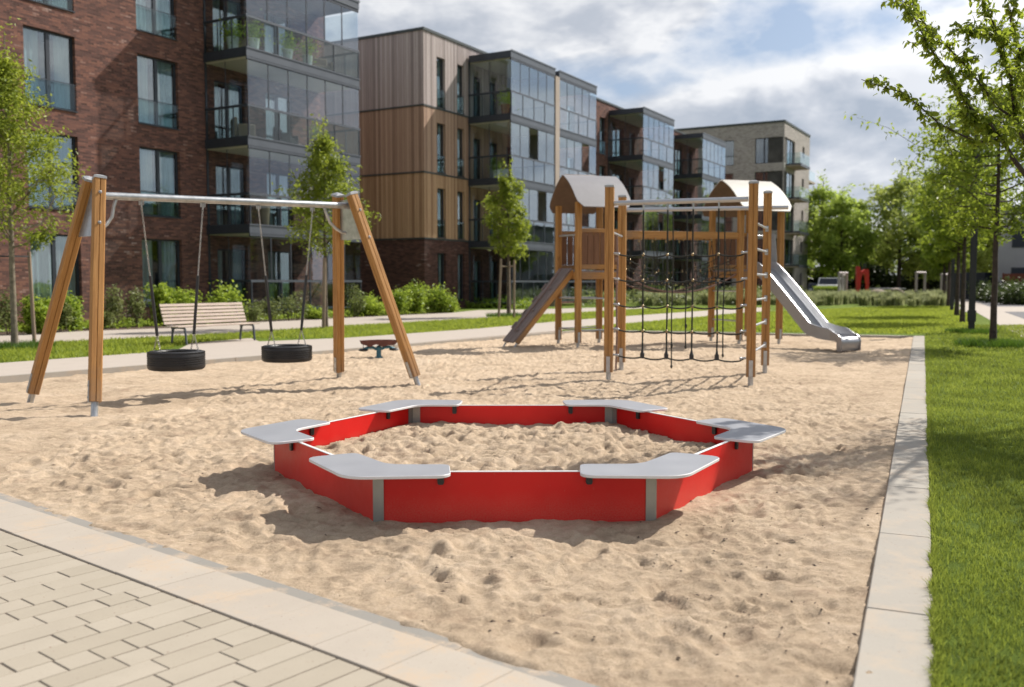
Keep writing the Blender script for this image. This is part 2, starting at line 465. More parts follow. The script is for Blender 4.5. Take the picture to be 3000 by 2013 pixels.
def glass_mat(name, tint=(0.80, 0.86, 0.86), refl=0.10, rough=0.01, gcol=(0.9, 0.93, 0.95)):
    m, t = mat(name); t.n.remove(t.p)
    tr = t.new('ShaderNodeBsdfTransparent'); tr.inputs[0].default_value = (*tint, 1)
    gl = t.new('ShaderNodeBsdfGlossy'); gl.inputs[0].default_value = (*gcol, 1); gl.inputs[1].default_value = rough
    lw = t.new('ShaderNodeLayerWeight'); lw.inputs[0].default_value = 0.5
    f = t.math('ADD', t.math('MULTIPLY', t.math('POWER', lw.outputs['Facing'], 4.2), 0.50), refl, clamp=True)
    co = t.new('ShaderNodeTexCoord').outputs['Object']
    b = t.new('ShaderNodeBump'); b.inputs['Strength'].default_value = 0.05; b.inputs['Distance'].default_value = 0.02
    t.put(b.inputs['Height'], t.noise(co, 1.2, 2, 0.5)); t.l.new(b.outputs[0], gl.inputs['Normal'])
    mx = t.new('ShaderNodeMixShader'); t.put(mx.inputs[0], f)
    t.l.new(tr.outputs[0], mx.inputs[1]); t.l.new(gl.outputs[0], mx.inputs[2]); t.l.new(mx.outputs[0], t.out.inputs[0])
    return m
M_GLASS = glass_mat('balcony_glass', (0.90, 0.93, 0.94), 0.065, gcol=(0.80, 0.88, 1.0))
M_GLASSB = glass_mat('reflecting_balcony_glass', (0.80, 0.86, 0.88), 0.125, gcol=(0.80, 0.88, 0.97))
M_GLASSR = glass_mat('balustrade_glass', (0.84, 0.90, 0.90), 0.035)
M_WGLASS = glass_mat('window_glass', (0.75, 0.82, 0.83), 0.16)

def curtain_mat():
    m, t = mat('pale_curtain')
    co = t.new('ShaderNodeTexCoord').outputs['Object']
    n = t.noise(t.scale(co, (9, 9, 0.15)), 1.0, 3, 0.5)
    t.put(t.p.inputs['Base Color'], t.ramp(n, [(0.3, (0.36, 0.42, 0.42)), (0.7, (0.62, 0.68, 0.68))]))
    t.p.inputs['Roughness'].default_value = 0.9
    return m
M_CURTAIN = curtain_mat()

def brick_mat(name, c1, c2, c3, mortar, bw=0.27, bh=0.082, pale=0.12):
    m, t = mat(name)
    s_ = t.sep(t.new('ShaderNodeTexCoord').outputs['Object'])
    v = t.comb(t.math('ADD', s_[0], s_[1]), s_[2], 0.0)
    b = t.new('ShaderNodeTexBrick'); t.put(b.inputs['Vector'], v)
    b.inputs['Scale'].default_value = 1.0; b.inputs['Brick Width'].default_value = bw; b.inputs['Row Height'].default_value = bh
    b.inputs['Mortar Size'].default_value = 0.007; b.inputs['Mortar Smooth'].default_value = 0.3; b.inputs['Bias'].default_value = -0.1
    b.inputs['Color1'].default_value = (*c1, 1); b.inputs['Color2'].default_value = (*c2, 1); b.inputs['Mortar'].default_value = (*mortar, 1)
    # one random value per brick from a cell grid with the same bond
    row = t.math('FLOOR', t.math('DIVIDE', s_[2], bh))
    shift = t.math('MULTIPLY', t.math('MODULO', row, 2.0), 0.5)
    cx = t.math('FLOOR', t.math('ADD', t.math('DIVIDE', t.math('ADD', s_[0], s_[1]), bw), shift))
    wn = t.new('ShaderNodeTexWhiteNoise', noise_dimensions='2D'); t.put(wn.inputs['Vector'], t.comb(cx, row, 0.0))
    rv = wn.outputs['Value']
    big = t.noise(v, 0.55, 3, 0.6)
    rr = t.math('ADD', t.math('MULTIPLY', rv, 0.62), t.math('MULTIPLY', big, 0.48))
    c = t.ramp(rr, [(0.18, tuple(x * 0.55 for x in c1)), (0.42, c1), (0.66, c2), (0.84, c3), (0.93, tuple(0.5 * x + 0.5 * y for x, y in zip(c3, (0.5, 0.44, 0.42))))])
    c = t.mix(b.outputs['Fac'], c, (*mortar, 1))
    c = t.mix(t.maprange(t.noise(v, 14, 3, 0.6), 0.4, 0.7, 0, 0.25), c, (*[x * 0.6 for x in c1], 1))
    t.put(t.p.inputs['Base Color'], c); t.p.inputs['Roughness'].default_value = 0.88; t.p.inputs['Specular IOR Level'].default_value = 0.2
    bump(t, t.math('ADD', t.math('MULTIPLY', b.outputs['Fac'], -1.0), t.math('MULTIPLY', rv, 0.5)), 0.6, 0.012)
    return m
M_BRICK = brick_mat('red_brown_brick', (0.125, 0.064, 0.055), (0.185, 0.086, 0.067), (0.25, 0.115, 0.082), (0.125, 0.088, 0.078), .25, .072)
M_BRICKD = brick_mat('dark_brown_brick', (0.082, 0.040, 0.034), (0.115, 0.055, 0.044), (0.145, 0.070, 0.056), (0.09, 0.062, 0.054), .25, .072)
M_BRICKG = brick_mat('grey_beige_brick', (0.37, 0.33, 0.305), (0.43, 0.385, 0.355), (0.48, 0.43, 0.40), (0.38, 0.35, 0.325), 0.24, 0.07)

def clad_mat(name, a, b, c):
    m, t = mat(name)
    s_ = t.sep(t.new('ShaderNodeTexCoord').outputs['Object'])
    u = t.math('ADD', s_[0], s_[1]); q = t.math('DIVIDE', u, 0.17)
    wn = t.new('ShaderNodeTexWhiteNoise', noise_dimensions='1D'); t.put(wn.inputs['W'], t.math('FLOOR', q))
    fr = t.math('FRACT', q); gap = t.math('LESS_THAN', fr, 0.07)
    st = t.noise(t.comb(t.math('MULTIPLY', u, 9.0), wn.outputs['Value'], t.math('MULTIPLY', s_[2], 0.5)), 1.5, 5, 0.6, 0.4)
    k = t.math('ADD', t.math('MULTIPLY', wn.outputs['Value'], 0.52), t.math('MULTIPLY', st, 0.52))
    cc = t.ramp(k, [(0.15, a), (0.5, b), (0.9, c)])
    cc = t.mix(t.math('MULTIPLY', gap, 0.8), cc, (0.02, 0.012, 0.01, 1))
    t.put(t.p.inputs['Base Color'], cc); t.p.inputs['Roughness'].default_value = 0.75; t.p.inputs['Specular IOR Level'].default_value = 0.25
    bump(t, t.math('ADD', t.math('MULTIPLY', gap, -1.0), t.math('MULTIPLY', wn.outputs['Value'], 0.4)), 0.7, 0.02)
    return m
M_CLAD = [clad_mat('orange_larch_cladding', (0.25, 0.140, 0.080), (0.40, 0.245, 0.140), (0.56, 0.37, 0.225)),
          clad_mat('brown_larch_cladding', (0.22, 0.138, 0.100), (0.35, 0.225, 0.160), (0.50, 0.345, 0.255)),
          clad_mat('weathered_larch_cladding', (0.22, 0.180, 0.175), (0.36, 0.30, 0.288), (0.52, 0.45, 0.435))]

def sand_mat():
    m, t = mat('playground_sand')
    co = t.new('ShaderNodeTexCoord').outputs['Object']
    n1 = t.noise(co, 1.3, 6, 0.62); n2 = t.noise(co, 14, 6, 0.7); n3 = t.noise(co, 220, 3, 0.75); n4 = t.noise(co, 45, 4, 0.7); n5 = t.noise(co, 34, 6, 0.85)
    c = t.ramp(t.math('ADD', t.math('MULTIPLY', n1, 0.5), t.math('MULTIPLY', n2, 0.5)), [(0.36, (0.41, 0.310, 0.215)), (0.5, (0.565, 0.438, 0.310)), (0.62, (0.66, 0.525, 0.385))])
    c = t.mix(t.maprange(n3, 0.52, 0.70, 0.0, 0.62), c, (0.24, 0.16, 0.11, 1))
    c = t.mix(t.maprange(n3, 0.30, 0.44, 0.30, 0.0), c, (0.70, 0.56, 0.43, 1))
    c = t.mix(t.maprange(n5, 0.56, 0.66, 0.0, 0.50), c, (0.21, 0.135, 0.095, 1))
    damp = t.noise(co, 3.1, 5, 0.65)
    c = t.mix(t.maprange(damp, 0.56, 0.72, 0.0, 0.42), c, (0.30, 0.195, 0.14, 1))
    t.put(t.p.inputs['Base Color'], c); t.p.inputs['Roughness'].default_value = 0.95; t.p.inputs['Specular IOR Level'].default_value = 0.15
    h = t.math('ADD', t.math('ADD', t.math('MULTIPLY', t.math('ADD', n2, n5), 0.40), t.math('MULTIPLY', n4, 0.35)), t.math('MULTIPLY', n3, 0.22))
    bump(t, h, 1.0, 0.034)
    return m
M_SAND = sand_mat()

def paver_mat(name, base, alt, sandmix=0.0):
    m, t = mat(name)
    co = t.new('ShaderNodeTexCoord').outputs['Object']
    v = t.new('ShaderNodeAttribute', attribute_name='var').outputs['Fac']
    c = t.mix(v, (*base, 1), (*alt, 1))
    n = t.noise(co, 2.5, 5, 0.65); f = t.noise(co, 120, 3, 0.7)
    c = t.mix(t.maprange(n, 0.35, 0.7, 0.0, 0.28), c, (*[x * 0.78 for x in base], 1))
    c = t.mix(t.maprange(f, 0.55, 0.75, 0.0, 0.3), c, (*[x * 0.6 for x in base], 1))
    sp = t.noise(co, 55, 2, 0.5)
    c = t.mix(t.maprange(sp, 0.71, 0.74, 0.0, 0.6), c, (0.20, 0.12, 0.09, 1))
    if sandmix:
        s_ = t.noise(co, 3.4, 5, 0.7)
        s2 = t.noise(co, 60, 3, 0.7)
        c = t.mix(t.math('MULTIPLY', t.maprange(s_, 0.50, 0.63), t.maprange(s2, 0.35, 0.6, 0.25, sandmix)), c, (0.46, 0.36, 0.265, 1))
    t.put(t.p.inputs['Base Color'], c); t.p.inputs['Roughness'].default_value = 0.85; t.p.inputs['Specular IOR Level'].default_value = 0.25
    bump(t, t.math('ADD', f, n), 0.18, 0.004)
    return m
M_PAVER = paver_mat('beige_pavers', (0.355, 0.310, 0.245), (0.400, 0.352, 0.285))
M_SLAB = paver_mat('pale_border_slabs', (0.40, 0.350, 0.295), (0.435, 0.385, 0.325), 0.8)
M_EDGING = paver_mat('grey_edging', (0.255, 0.24, 0.215), (0.29, 0.27, 0.245), 0.95)
M_KERB = paver_mat('concrete_kerb', (0.345, 0.315, 0.275), (0.38, 0.35, 0.305), 0.45)
M_PATH = paver_mat('pale_concrete_path', (0.44, 0.385, 0.335), (0.48, 0.42, 0.37))
M_JOINT = plain('dark_joint_sand', (0.12, 0.085, 0.065), 0.95, 0, 0.3, 30)
M_ASPH = plain('grey_asphalt', (0.13, 0.125, 0.135), 0.9, 0, 0.15, 4, 0.3, 80)
M_MULCH = plain('bark_mulch', (0.10, 0.062, 0.042), 0.95, 0, 0.35, 14, 0.9, 40)
M_DEBRIS = plain('dark_chips', (0.085, 0.055, 0.042), 0.9, 0, 0.3, 40)

def lawn_mat():
    m, t = mat('lawn')
    co = t.new('ShaderNodeTexCoord').outputs['Object']
    n1 = t.noise(co, 0.35, 5, 0.6); n2 = t.noise(co, 5, 6, 0.7); n3 = t.noise(t.scale(co, (1, 1, 1)), 60, 4, 0.75)
    k = t.math('ADD', t.math('ADD', t.math('MULTIPLY', n1, 0.35), t.math('MULTIPLY', n2, 0.3)), t.math('MULTIPLY', n3, 0.35))
    c = t.ramp(k, [(0.34, (0.055, 0.090, 0.010)), (0.5, (0.125, 0.185, 0.018)), (0.66, (0.205, 0.26, 0.035))])
    t.put(t.p.inputs['Base Color'], c); t.p.inputs['Roughness'].default_value = 0.9; t.p.inputs['Specular IOR Level'].default_value = 0.15
    bump(t, t.math('ADD', n3, n2), 1.0, 0.04)
    return m
M_LAWN = lawn_mat()

def leaf_mat(name, dark, mid, light, trans=0.42, rough=0.45):
    m, t = mat(name)
    v = t.new('ShaderNodeAttribute', attribute_name='var').outputs['Fac']
    c = t.ramp(v, [(0.0, dark), (0.5, mid), (1.0, light)])
    t.put(t.p.inputs['Base Color'], c); t.p.inputs['Roughness'].default_value = rough; t.p.inputs['Specular IOR Level'].default_value = 0.35
    tl = t.new('ShaderNodeBsdfTranslucent'); t.put(tl.inputs[0], t.mix(0.5, c, (*[min(1, x * 1.9) for x in light], 1)))
    mx = t.new('ShaderNodeMixShader'); mx.inputs[0].default_value = trans
    t.l.new(t.p.outputs[0], mx.inputs[1]); t.l.new(tl.outputs[0], mx.inputs[2]); t.l.new(mx.outputs[0], t.out.inputs[0])
    return m
M_LEAF_Y = leaf_mat('young_tree_leaves', (0.070, 0.105, 0.012), (0.170, 0.225, 0.022), (0.33, 0.375, 0.05))
M_LEAF_N = leaf_mat('near_tree_leaves', (0.06, 0.10, 0.010), (0.14, 0.20, 0.018), (0.28, 0.33, 0.035), 0.5)
M_LEAF_R = leaf_mat('row_tree_leaves', (0.05, 0.085, 0.012), (0.14, 0.205, 0.022), (0.30, 0.36, 0.04), 0.48)
M_LEAF_B = leaf_mat('far_tree_leaves', (0.11, 0.16, 0.025), (0.23, 0.31, 0.050), (0.38, 0.47, 0.09), 0.5)
M_LEAF_B2 = leaf_mat('far_tree_dull_leaves', (0.11, 0.15, 0.03), (0.23, 0.29, 0.06), (0.38, 0.42, 0.10), 0.5)
M_LEAF_S = leaf_mat('shrub_leaves', (0.055, 0.10, 0.012), (0.19, 0.28, 0.026), (0.36, 0.44, 0.06))
M_LEAF_S2 = leaf_mat('dull_shrub_leaves', (0.05, 0.075, 0.02), (0.12, 0.16, 0.045), (0.20, 0.22, 0.08))
M_GRASS_LIT = leaf_mat('grass_blades_lit', (0.085, 0.125, 0.012), (0.20, 0.26, 0.022), (0.36, 0.40, 0.06), 0.45, 0.6)  # brighter copy of the grass blades, sunlight painted into the colour
M_LEAF_D = leaf_mat('dark_shrub_leaves', (0.02, 0.035, 0.010), (0.04, 0.065, 0.016), (0.08, 0.11, 0.025), 0.25)
M_GRASS = leaf_mat('grass_blades', (0.045, 0.075, 0.008), (0.135, 0.19, 0.016), (0.28, 0.32, 0.055), 0.40, 0.6)
M_GRASSD = leaf_mat('lush_grass_tuft', (0.03, 0.075, 0.006), (0.06, 0.13, 0.010), (0.12, 0.20, 0.02), 0.3, 0.6)
M_ORNA = leaf_mat('ornamental_grass_blades', (0.08, 0.12, 0.03), (0.21, 0.24, 0.09), (0.36, 0.37, 0.19), 0.35, 0.7)
M_BARK = plain('tree_bark', (0.115, 0.085, 0.062), 0.9, 0, 0.3, 10, 0.8, 30)
M_BARKD = plain('dark_tree_bark', (0.055, 0.038, 0.030), 0.9, 0, 0.3, 10, 0.8, 30)
M_BARKL = plain('pale_tree_bark', (0.20, 0.165, 0.12), 0.9, 0, 0.25, 10, 0.8, 30)

# ------------------------------------------------------------------ numpy noise for the sand
def _hash(ix, iy, seed):
    h = (ix.astype(np.int64) * 374761393 + iy.astype(np.int64) * 668265263 + seed * 1442695041) & 0xffffffff
    h = ((h ^ (h >> 13)) * 1274126177) & 0xffffffff
    return ((h ^ (h >> 16)) & 0xffff) / 65535.0 * 2 * np.pi
def gnoise(x, y, seed=0):
    x0 = np.floor(x); y0 = np.floor(y); fx = x - x0; fy = y - y0
    u = fx * fx * fx * (fx * (fx * 6 - 15) + 10); v = fy * fy * fy * (fy * (fy * 6 - 15) + 10)
    def g(i, j):
        a = _hash(x0 + i, y0 + j, seed)
        return np.cos(a) * (fx - i) + np.sin(a) * (fy - j)
    a = g(0, 0) * (1 - u) + g(1, 0) * u; b = g(0, 1) * (1 - u) + g(1, 1) * u
    return (a * (1 - v) + b * v) * 1.5
def sand_h(X, Y, seed=1):
    wx = X + 0.12 * gnoise(X * 2.1, Y * 2.1, seed + 7); wy = Y + 0.12 * gnoise(X * 2.1 + 9, Y * 2.1, seed + 8)
    h = 0.030 * gnoise(wx * 0.9, wy * 0.9, seed)
    a = gnoise(wx * 2.3, wy * 2.6, seed + 1); h += 0.028 * (1 - np.abs(a) * 2.2) * 0.55
    b = gnoise(wx * 4.6, wy * 5.0, seed + 2); h += 0.026 * (0.4 - np.abs(b) * 1.3)
    b2 = gnoise(wx * 8.3, wy * 8.9, seed + 12); h += 0.017 * (0.35 - np.abs(b2) * 1.3)
    h += 0.012 * gnoise(wx * 10, wy * 11, seed + 3)
    h += 0.0100 * gnoise(wx * 19, wy * 21, seed + 4)
    m_ = np.clip(gnoise(wx * 1.6, wy * 1.6, seed + 5) * 1.5 + .55, 0, 1)
    h += m_ * 0.0092 * gnoise(wx * 34, wy * 36, seed + 6)
    return h - 0.008
def inside(X, Y, poly):
    c = np.zeros(X.shape, bool); n = len(poly)
    for i in range(n):
        x1, y1 = poly[i][:2]; x2, y2 = poly[(i + 1) % n][:2]
        k = ((y1 > Y) != (y2 > Y)) & (X < (x2 - x1) * (Y - y1) / (y2 - y1 + 1e-12) + x1)
        c ^= k
    return c
def segdist(X, Y, a, b):
    ax, ay = a[:2]; bx, by = b[:2]; L2 = (bx - ax) ** 2 + (by - ay) ** 2
    t = np.clip(((X - ax) * (bx - ax) + (Y - ay) * (by - ay)) / L2, 0, 1)
    return np.hypot(X - ax - t * (bx - ax), Y - ay - t * (by - ay))
def polydist(X, Y, poly):
    return np.min([segdist(X, Y, poly[i], poly[(i + 1) % len(poly)]) for i in range(len(poly))], axis=0)
def dimples(X1, Y1, H, n, x0, x1, y0, y1, seed, amp=0.028, test=None):
    rg = np.random.default_rng(seed)
    for _ in range(n):
        cx, cy = rg.uniform(x0, x1), rg.uniform(y0, y1)
        L = rg.uniform(0.05, 0.13); W = L * rg.uniform(0.5, 1.0); a = rg.uniform(0, np.pi); d_ = amp * rg.uniform(0.3, 1.0) * L / 0.09
        r = L * 3
        i0, i1 = np.searchsorted(X1, [cx - r, cx + r]); j0, j1 = np.searchsorted(Y1, [cy - r, cy + r])
        if i1 - i0 < 2 or j1 - j0 < 2: continue
        xx, yy = np.meshgrid(X1[i0:i1] - cx, Y1[j0:j1] - cy)
        p = (xx * np.cos(a) + yy * np.sin(a)) / L; q = (-xx * np.sin(a) + yy * np.cos(a)) / W
        rr = p * p + q * q
        H[j0:j1, i0:i1] += -d_ * np.exp(-rr * 1.2) + 0.45 * d_ * np.exp(-(np.sqrt(rr) - 1.35) ** 2 * 5)
def grid_mesh(name, X1, Y1, H, keep, m):
    ny, nx = H.shape; XX, YY = np.meshgrid(X1, Y1)
    V = np.stack([XX, YY, H], -1).reshape(-1, 3)
    idx = np.arange(ny * nx).reshape(ny, nx)
    F = np.stack([idx[:-1, :-1], idx[:-1, 1:], idx[1:, 1:], idx[1:, :-1]], -1)
    k = keep[:-1, :-1] & keep[1:, 1:] & keep[:-1, 1:] & keep[1:, :-1]
    F = F[k]
    used = np.unique(F); remap = np.full(len(V), -1); remap[used] = np.arange(len(used))
    return mesh_np(name, V[used], remap[F], [m], None, True)

# ------------------------------------------------------------------ key lines of the ground
KD = (at(2680, 984, .06) - at(2503, 2013, .06)); KD.z = 0; KD.normalize()      # kerb direction
KN = Vector((KD.y, -KD.x, 0))                                                # to the right of it
K0 = at(2503, 2013, .06); K0.z = 0
K1 = at(2676, 985, .06); K1.z = 0
KW = 0.29
BD = (at(883, 1759, .03) - at(0, 1464, .03)); BD.z = 0; BD.normalize()       # paving border direction
BN = Vector((-BD.y, BD.x, 0))                                                # away from the paving, into the sand
B0 = at(883, 1759, .03); B0.z = 0
L0 = at(0, 1109, .05); L1 = at(1626, 970, .05); LD = (L1 - L0).normalized(); LD.z = 0
def isect(p, d_, q, e):
    den = d_.x * e.y - d_.y * e.x
    t = ((q.x - p.x) * e.y - (q.y - p.y) * e.x) / den
    return Vector((p.x + d_.x * t, p.y + d_.y * t, 0))
Bq = B0 + BN * 0.12                                                           # outer edge of the grey band
S_a = isect(Bq, BD, K0, KD); S_b = K1.copy()
S_c = at(1700, 968, .05); S_c.z = 0
S_d = isect(L0, LD, Bq, BD)
SANDPOLY = [tuple(p[:2]) for p in (S_a, S_b, S_c, L1, L0, S_d)]

CORN = [at(px, py, .336) for px, py in ((1099, 1382), (1917, 1380), (2203, 1264), (1796, 1187.5), (1207, 1187.5), (806, 1267.5))]
HEX = [tuple(c[:2]) for c in CORN]

# sand sheet
X1 = np.concatenate([np.arange(-11.5, -4.4, .075), np.arange(-4.4, 4.6, .0185), np.arange(4.6, 12.8, .06)])
ys = [2.6]
while ys[-1] < 32.5: ys.append(ys[-1] + (.0175 if ys[-1] < 7.5 else min(.10, .0175 * (ys[-1] / 7.5) ** 1.5)))
Y1 = np.array(ys)
XX, YY = np.meshgrid(X1, Y1)
H = sand_h(XX, YY, 3)
dimples(X1, Y1, H, 1300, -5, 5, 3, 11, 5); dimples(X1, Y1, H, 900, -11, 12, 11, 31, 6, 0.034)
def footprints(X1, Y1, H, tracks, seed):
    rg = np.random.default_rng(seed)
    for (x, y, a, n) in tracks:
        for k in range(n):
            sd = 1 if k % 2 else -1; a += rg.normal() * .09
            x += math.cos(a) * .33; y += math.sin(a) * .33
            cx, cy = x - math.sin(a) * .08 * sd, y + math.cos(a) * .08 * sd; r = .3
            i0, i1 = np.searchsorted(X1, [cx - r, cx + r]); j0, j1 = np.searchsorted(Y1, [cy - r, cy + r])
            if i1 - i0 < 3 or j1 - j0 < 3: continue
            xx, yy = np.meshgrid(X1[i0:i1] - cx, Y1[j0:j1] - cy)
            p = xx * math.cos(a) + yy * math.sin(a); q = -xx * math.sin(a) + yy * math.cos(a)
            wd = .042 - .008 * np.cos(p / .12 * 3.1); rr = np.sqrt((p / .125) ** 2 + (q / wd) ** 2)
            inn = 1 / (1 + np.exp((rr - 1) * 9)); dd = rg.uniform(.012, .024)
            H[j0:j1, i0:i1] = H[j0:j1, i0:i1] * (1 - .45 * inn) - dd * inn + dd * .55 * np.exp(-((rr - 1.28) / .17) ** 2) * (p > -.1)
footprints(X1, Y1, H, [(-4.5, 5.9, -.05, 9), (3.6, 3.6, 1.45, 9), (.4, 4.4, .35, 8), (-5, 9.5, .3, 14), (2.9, 8.0, 1.2, 10), (-2.8, 6.2, 2.2, 9), (4.0, 11, 2.4, 14), (1.5, 4.0, 2.6, 9), (-1, 11.5, .4, 12), (2.6, 5.2, -.9, 5)], 3)
hd = polydist(XX, YY, HEX); inh = inside(XX, YY, HEX)
nearp = np.exp(-(hd / 0.20) ** 2); H = H * (1 - .72 * nearp) + nearp * (0.004 + 0.020 * gnoise(XX * 2.6, YY * 2.6, 66))                                        # a little heap along the panels
pd = polydist(XX, YY, SANDPOLY); ins = inside(XX, YY, SANDPOLY)
dB = (XX - B0.x) * BN.x + (YY - B0.y) * BN.y                                  # distance beyond the border slabs
nearB = np.clip(1 - dB / 0.9, 0, 1); over = 0.014 + 0.030 * gnoise(XX * 1.7, YY * 1.7, 40)
H = H * (1 - 0.6 * nearB ** 1.5) + over * nearB ** 2
dBw = dB - 0.030 - 0.05 * (gnoise(XX * 2.3, YY * 2.3, 51) + .25 * gnoise(XX * 14, YY * 14, 52)); ramp_ = np.clip(dBw / 0.07, 0, 1); H = np.where(dB < .9, (H + .03) * ramp_ + (-.012) * (1 - ramp_) - .03 * ramp_, H)
fade = np.clip(pd / 0.5, 0, 1)
H = np.where(dB > 0.9, H * (0.45 + 0.55 * fade), H)
kd = -((XX - K0.x) * KN.x + (YY - K0.y) * KN.y); H += .036 * np.exp(-(np.clip(kd, 0, 9) / .35) ** 2) * (dB > .2)
keep = (ins | (pd < 0.13)) & ~(inh & (hd > 0.05))
keep &= ~((dB < 0.012))
sand = struct(link('sand', grid_mesh('sand', X1, Y1, H, keep, M_SAND)))
# sand filling inside the hexagon
X2 = np.arange(-2.2, 2.25, .021); Y2 = np.arange(6.0, 9.9, .021)
XX, YY = np.meshgrid(X2, Y2)
H2 = sand_h(XX * 1.25, YY * 1.25, 23) * 1.35; dimples(X2, Y2, H2, 330, -2.1, 2.1, 6.2, 9.8, 15, 0.042)
hd = polydist(XX, YY, HEX); inh = inside(XX, YY, HEX)
nearp = np.exp(-(hd / 0.16) ** 2); H2 = H2 * (1 - .65 * nearp) + nearp * .018 * gnoise(XX * 2.6, YY * 2.6, 67) + 0.155 + 0.03 * gnoise(XX * .9, YY * .9, 77)
fill = struct(link('sand_fill', grid_mesh('sand_fill', X2, Y2, H2, inh & (hd > 0.012), M_SAND)), 'stuff', 'dimpled play sand heaped inside the red hexagonal sandbox')
fill['category'] = 'sand'

# small dark chips lying on the sand
def sample_h(X1_, Y1_, H_, x, y):
    i = np.clip(np.searchsorted(X1_, x), 1, len(X1_) - 1); j = np.clip(np.searchsorted(Y1_, y), 1, len(Y1_) - 1)
    return H_[j, i]
rg = np.random.default_rng(4)
mb = MB()
for k in range(1500):
    y = 3.0 + 9.0 * rg.random() ** 1.6; x = rg.uniform(-0.5, 0.5) * y * 1.15
    if rg.random() < 0.45: x = rg.uniform(0.2, 0.45) * y; y = rg.uniform(3.2, 6.5)
    p = np.array([[x, y]])
    if not inside(p[:, 0], p[:, 1], SANDPOLY)[0]: continue
    if (x - B0.x) * BN.x + (y - B0.y) * BN.y < 0.15: continue
    ih = inside(p[:, 0], p[:, 1], HEX)[0]
    z = sample_h(X2, Y2, H2, x, y) if ih else sample_h(X1, Y1, H, x, y)
    s_ = 0.0022 + 0.008 * rg.random() ** 5; a = rg.uniform(0, 6.28)
    A = Vector((math.cos(a), math.sin(a), rg.uniform(-.3, .3))) * s_ * rg.uniform(1, 2); B = Vector((-math.sin(a), math.cos(a), 0)) * s_
    c = Vector((x, y, z + s_ * 0.3)); t_ = Vector((0, 0, s_ * .8))
    mb.add([c - A, c - B, c + A, c + B, c + t_], [(0, 1, 4), (1, 2, 4), (2, 3, 4), (3, 0, 4)])
for k in range(46):
    y = 3.6 + 9.0 * rg.random(); x = rg.uniform(-.52, .42) * y
    p = np.array([[x, y]])
    if not inside(p[:, 0], p[:, 1], SANDPOLY)[0] or inside(p[:, 0], p[:, 1], HEX)[0]: continue
    z = sample_h(X1, Y1, H, x, y) + .006; a = rg.uniform(0, 6.28); L_ = rg.uniform(.012, .034)
    A = Vector((math.cos(a), math.sin(a), rg.uniform(0, .4))) * L_; B = Vector((-math.sin(a), math.cos(a), .25)) * L_ * rg.uniform(.12, .42); c = Vector((x, y, z))
    mb.add([c - A, c + B, c + A, c - B + Vector((0, 0, .004)), c + Vector((0, 0, .007))], [(0, 1, 4), (1, 2, 4), (2, 3, 4), (3, 0, 4)])
struct(obj('debris', mb, M_DEBRIS), 'stuff', 'dark bark chips and grit scattered on the sand')['category'] = 'debris'

# ------------------------------------------------------------------ lawn, paths, kerb, paving
def sheet(name, polys, z, m, holes=None, thick=0.0):
    mb = MB()
    for poly in polys:
        loops = [[Vector((p[0], p[1], 0)) for p in poly]] + [[Vector((p[0], p[1], 0)) for p in h_] for h_ in (holes or [])]
        flat = sum(loops, [])
        tri = tessellate_polygon(loops)
        fs = []
        for t in tri:
            t = tuple(t)
            if (flat[t[1]] - flat[t[0]]).cross(flat[t[2]] - flat[t[0]]).z < 0: t = t[::-1]
            fs.append(t)
        mb.add([(v.x, v.y, z) for v in flat], fs)
        if thick:
            n = len(poly)
            V = [(p[0], p[1], z) for p in poly] + [(p[0], p[1], z - thick) for p in poly]
            mb.add(V, [(i, (i + 1) % n, n + (i + 1) % n, n + i) for i in range(n)])
    return struct(obj(name, mb, m))
grow = []
cen = Vector((sum(p[0] for p in SANDPOLY) / 6, sum(p[1] for p in SANDPOLY) / 6, 0))
far = 1500
PB = Bq - BD * 40; PE = Bq + BD * 40
sheet('ground', [[(-far, -far), (far, -far), (far, far), (-far, far)]], -0.30, M_LAWN)
# lawn sheet with the sand area and the paved corner cut out of it
pavA = S_a + KN * 0.0
lawn_outer = [(-far, -far), (far, -far), (far, far), (-far, far)]
hole = SANDPOLY[:-1] + [tuple((S_d)[:2]), tuple((S_d - LD * 30)[:2]), (-30, -20), tuple((K0 - KD * 20)[:2]), tuple((S_a)[:2])][0:4]
lawn = sheet('lawn', [lawn_outer], 0.048, M_LAWN, [hole])

def px(*pts, z=0.05): return [tuple(at(a, b, z)[:2]) for a, b in pts]
pathA_low = [tuple((L0 - LD * 24)[:2])] + px((0, 1109), (1626, 970), (1700, 957), (1836, 948), (2062, 928), (2159, 918), (2256, 911))
pathA_up = px((2256, 900), (2159, 904), (1900, 922), (1657, 940), (1400, 963), (1011, 990.6), (760, 1001), (735, 991), (560, 1006), (520, 1026), (434, 1033), (0, 1064.5))
pathA_up.append(tuple((at(0, 1064.5, .05) - LD * 26)[:2]))
sheet('path', [pathA_low + pathA_up], 0.056, M_PATH, thick=0.2)
lowB = px((0, 1012), (311, 995.6), (700, 976), (1011, 955), (1181, 946), (1462, 929.6), (1628, 920), (1900, 904))
upB = px((1885, 898), (1550, 907), (1400, 909), (1320, 917), (1011, 932), (754, 944), (599, 958), (261, 970), (0, 980.7))
ext = lambda p, q, k: (p[0] + (p[0] - q[0]) * k, p[1] + (p[1] - q[1]) * k)
lowB = [ext(lowB[0], lowB[1], 8)] + lowB; upB = upB + [ext(upB[-1], upB[-2], 6)]
sheet('path', [lowB + upB], 0.056, M_PATH)
# planting bed with mulch behind that path
bedlow = px((0, 980), (261, 969.5), (599, 957.5), (754, 943.5), (1011, 931.5), (1330, 916))
bed = bedlow + [(p[0] - 0.4, p[1] + 1.9) for p in bedlow[::-1]]
bed = [ext(bed[0], bed[1], 6)] + bed + [ext(bed[-1], bed[-2], 6)]
sheet('planting_bed', [bed], 0.054, M_MULCH)
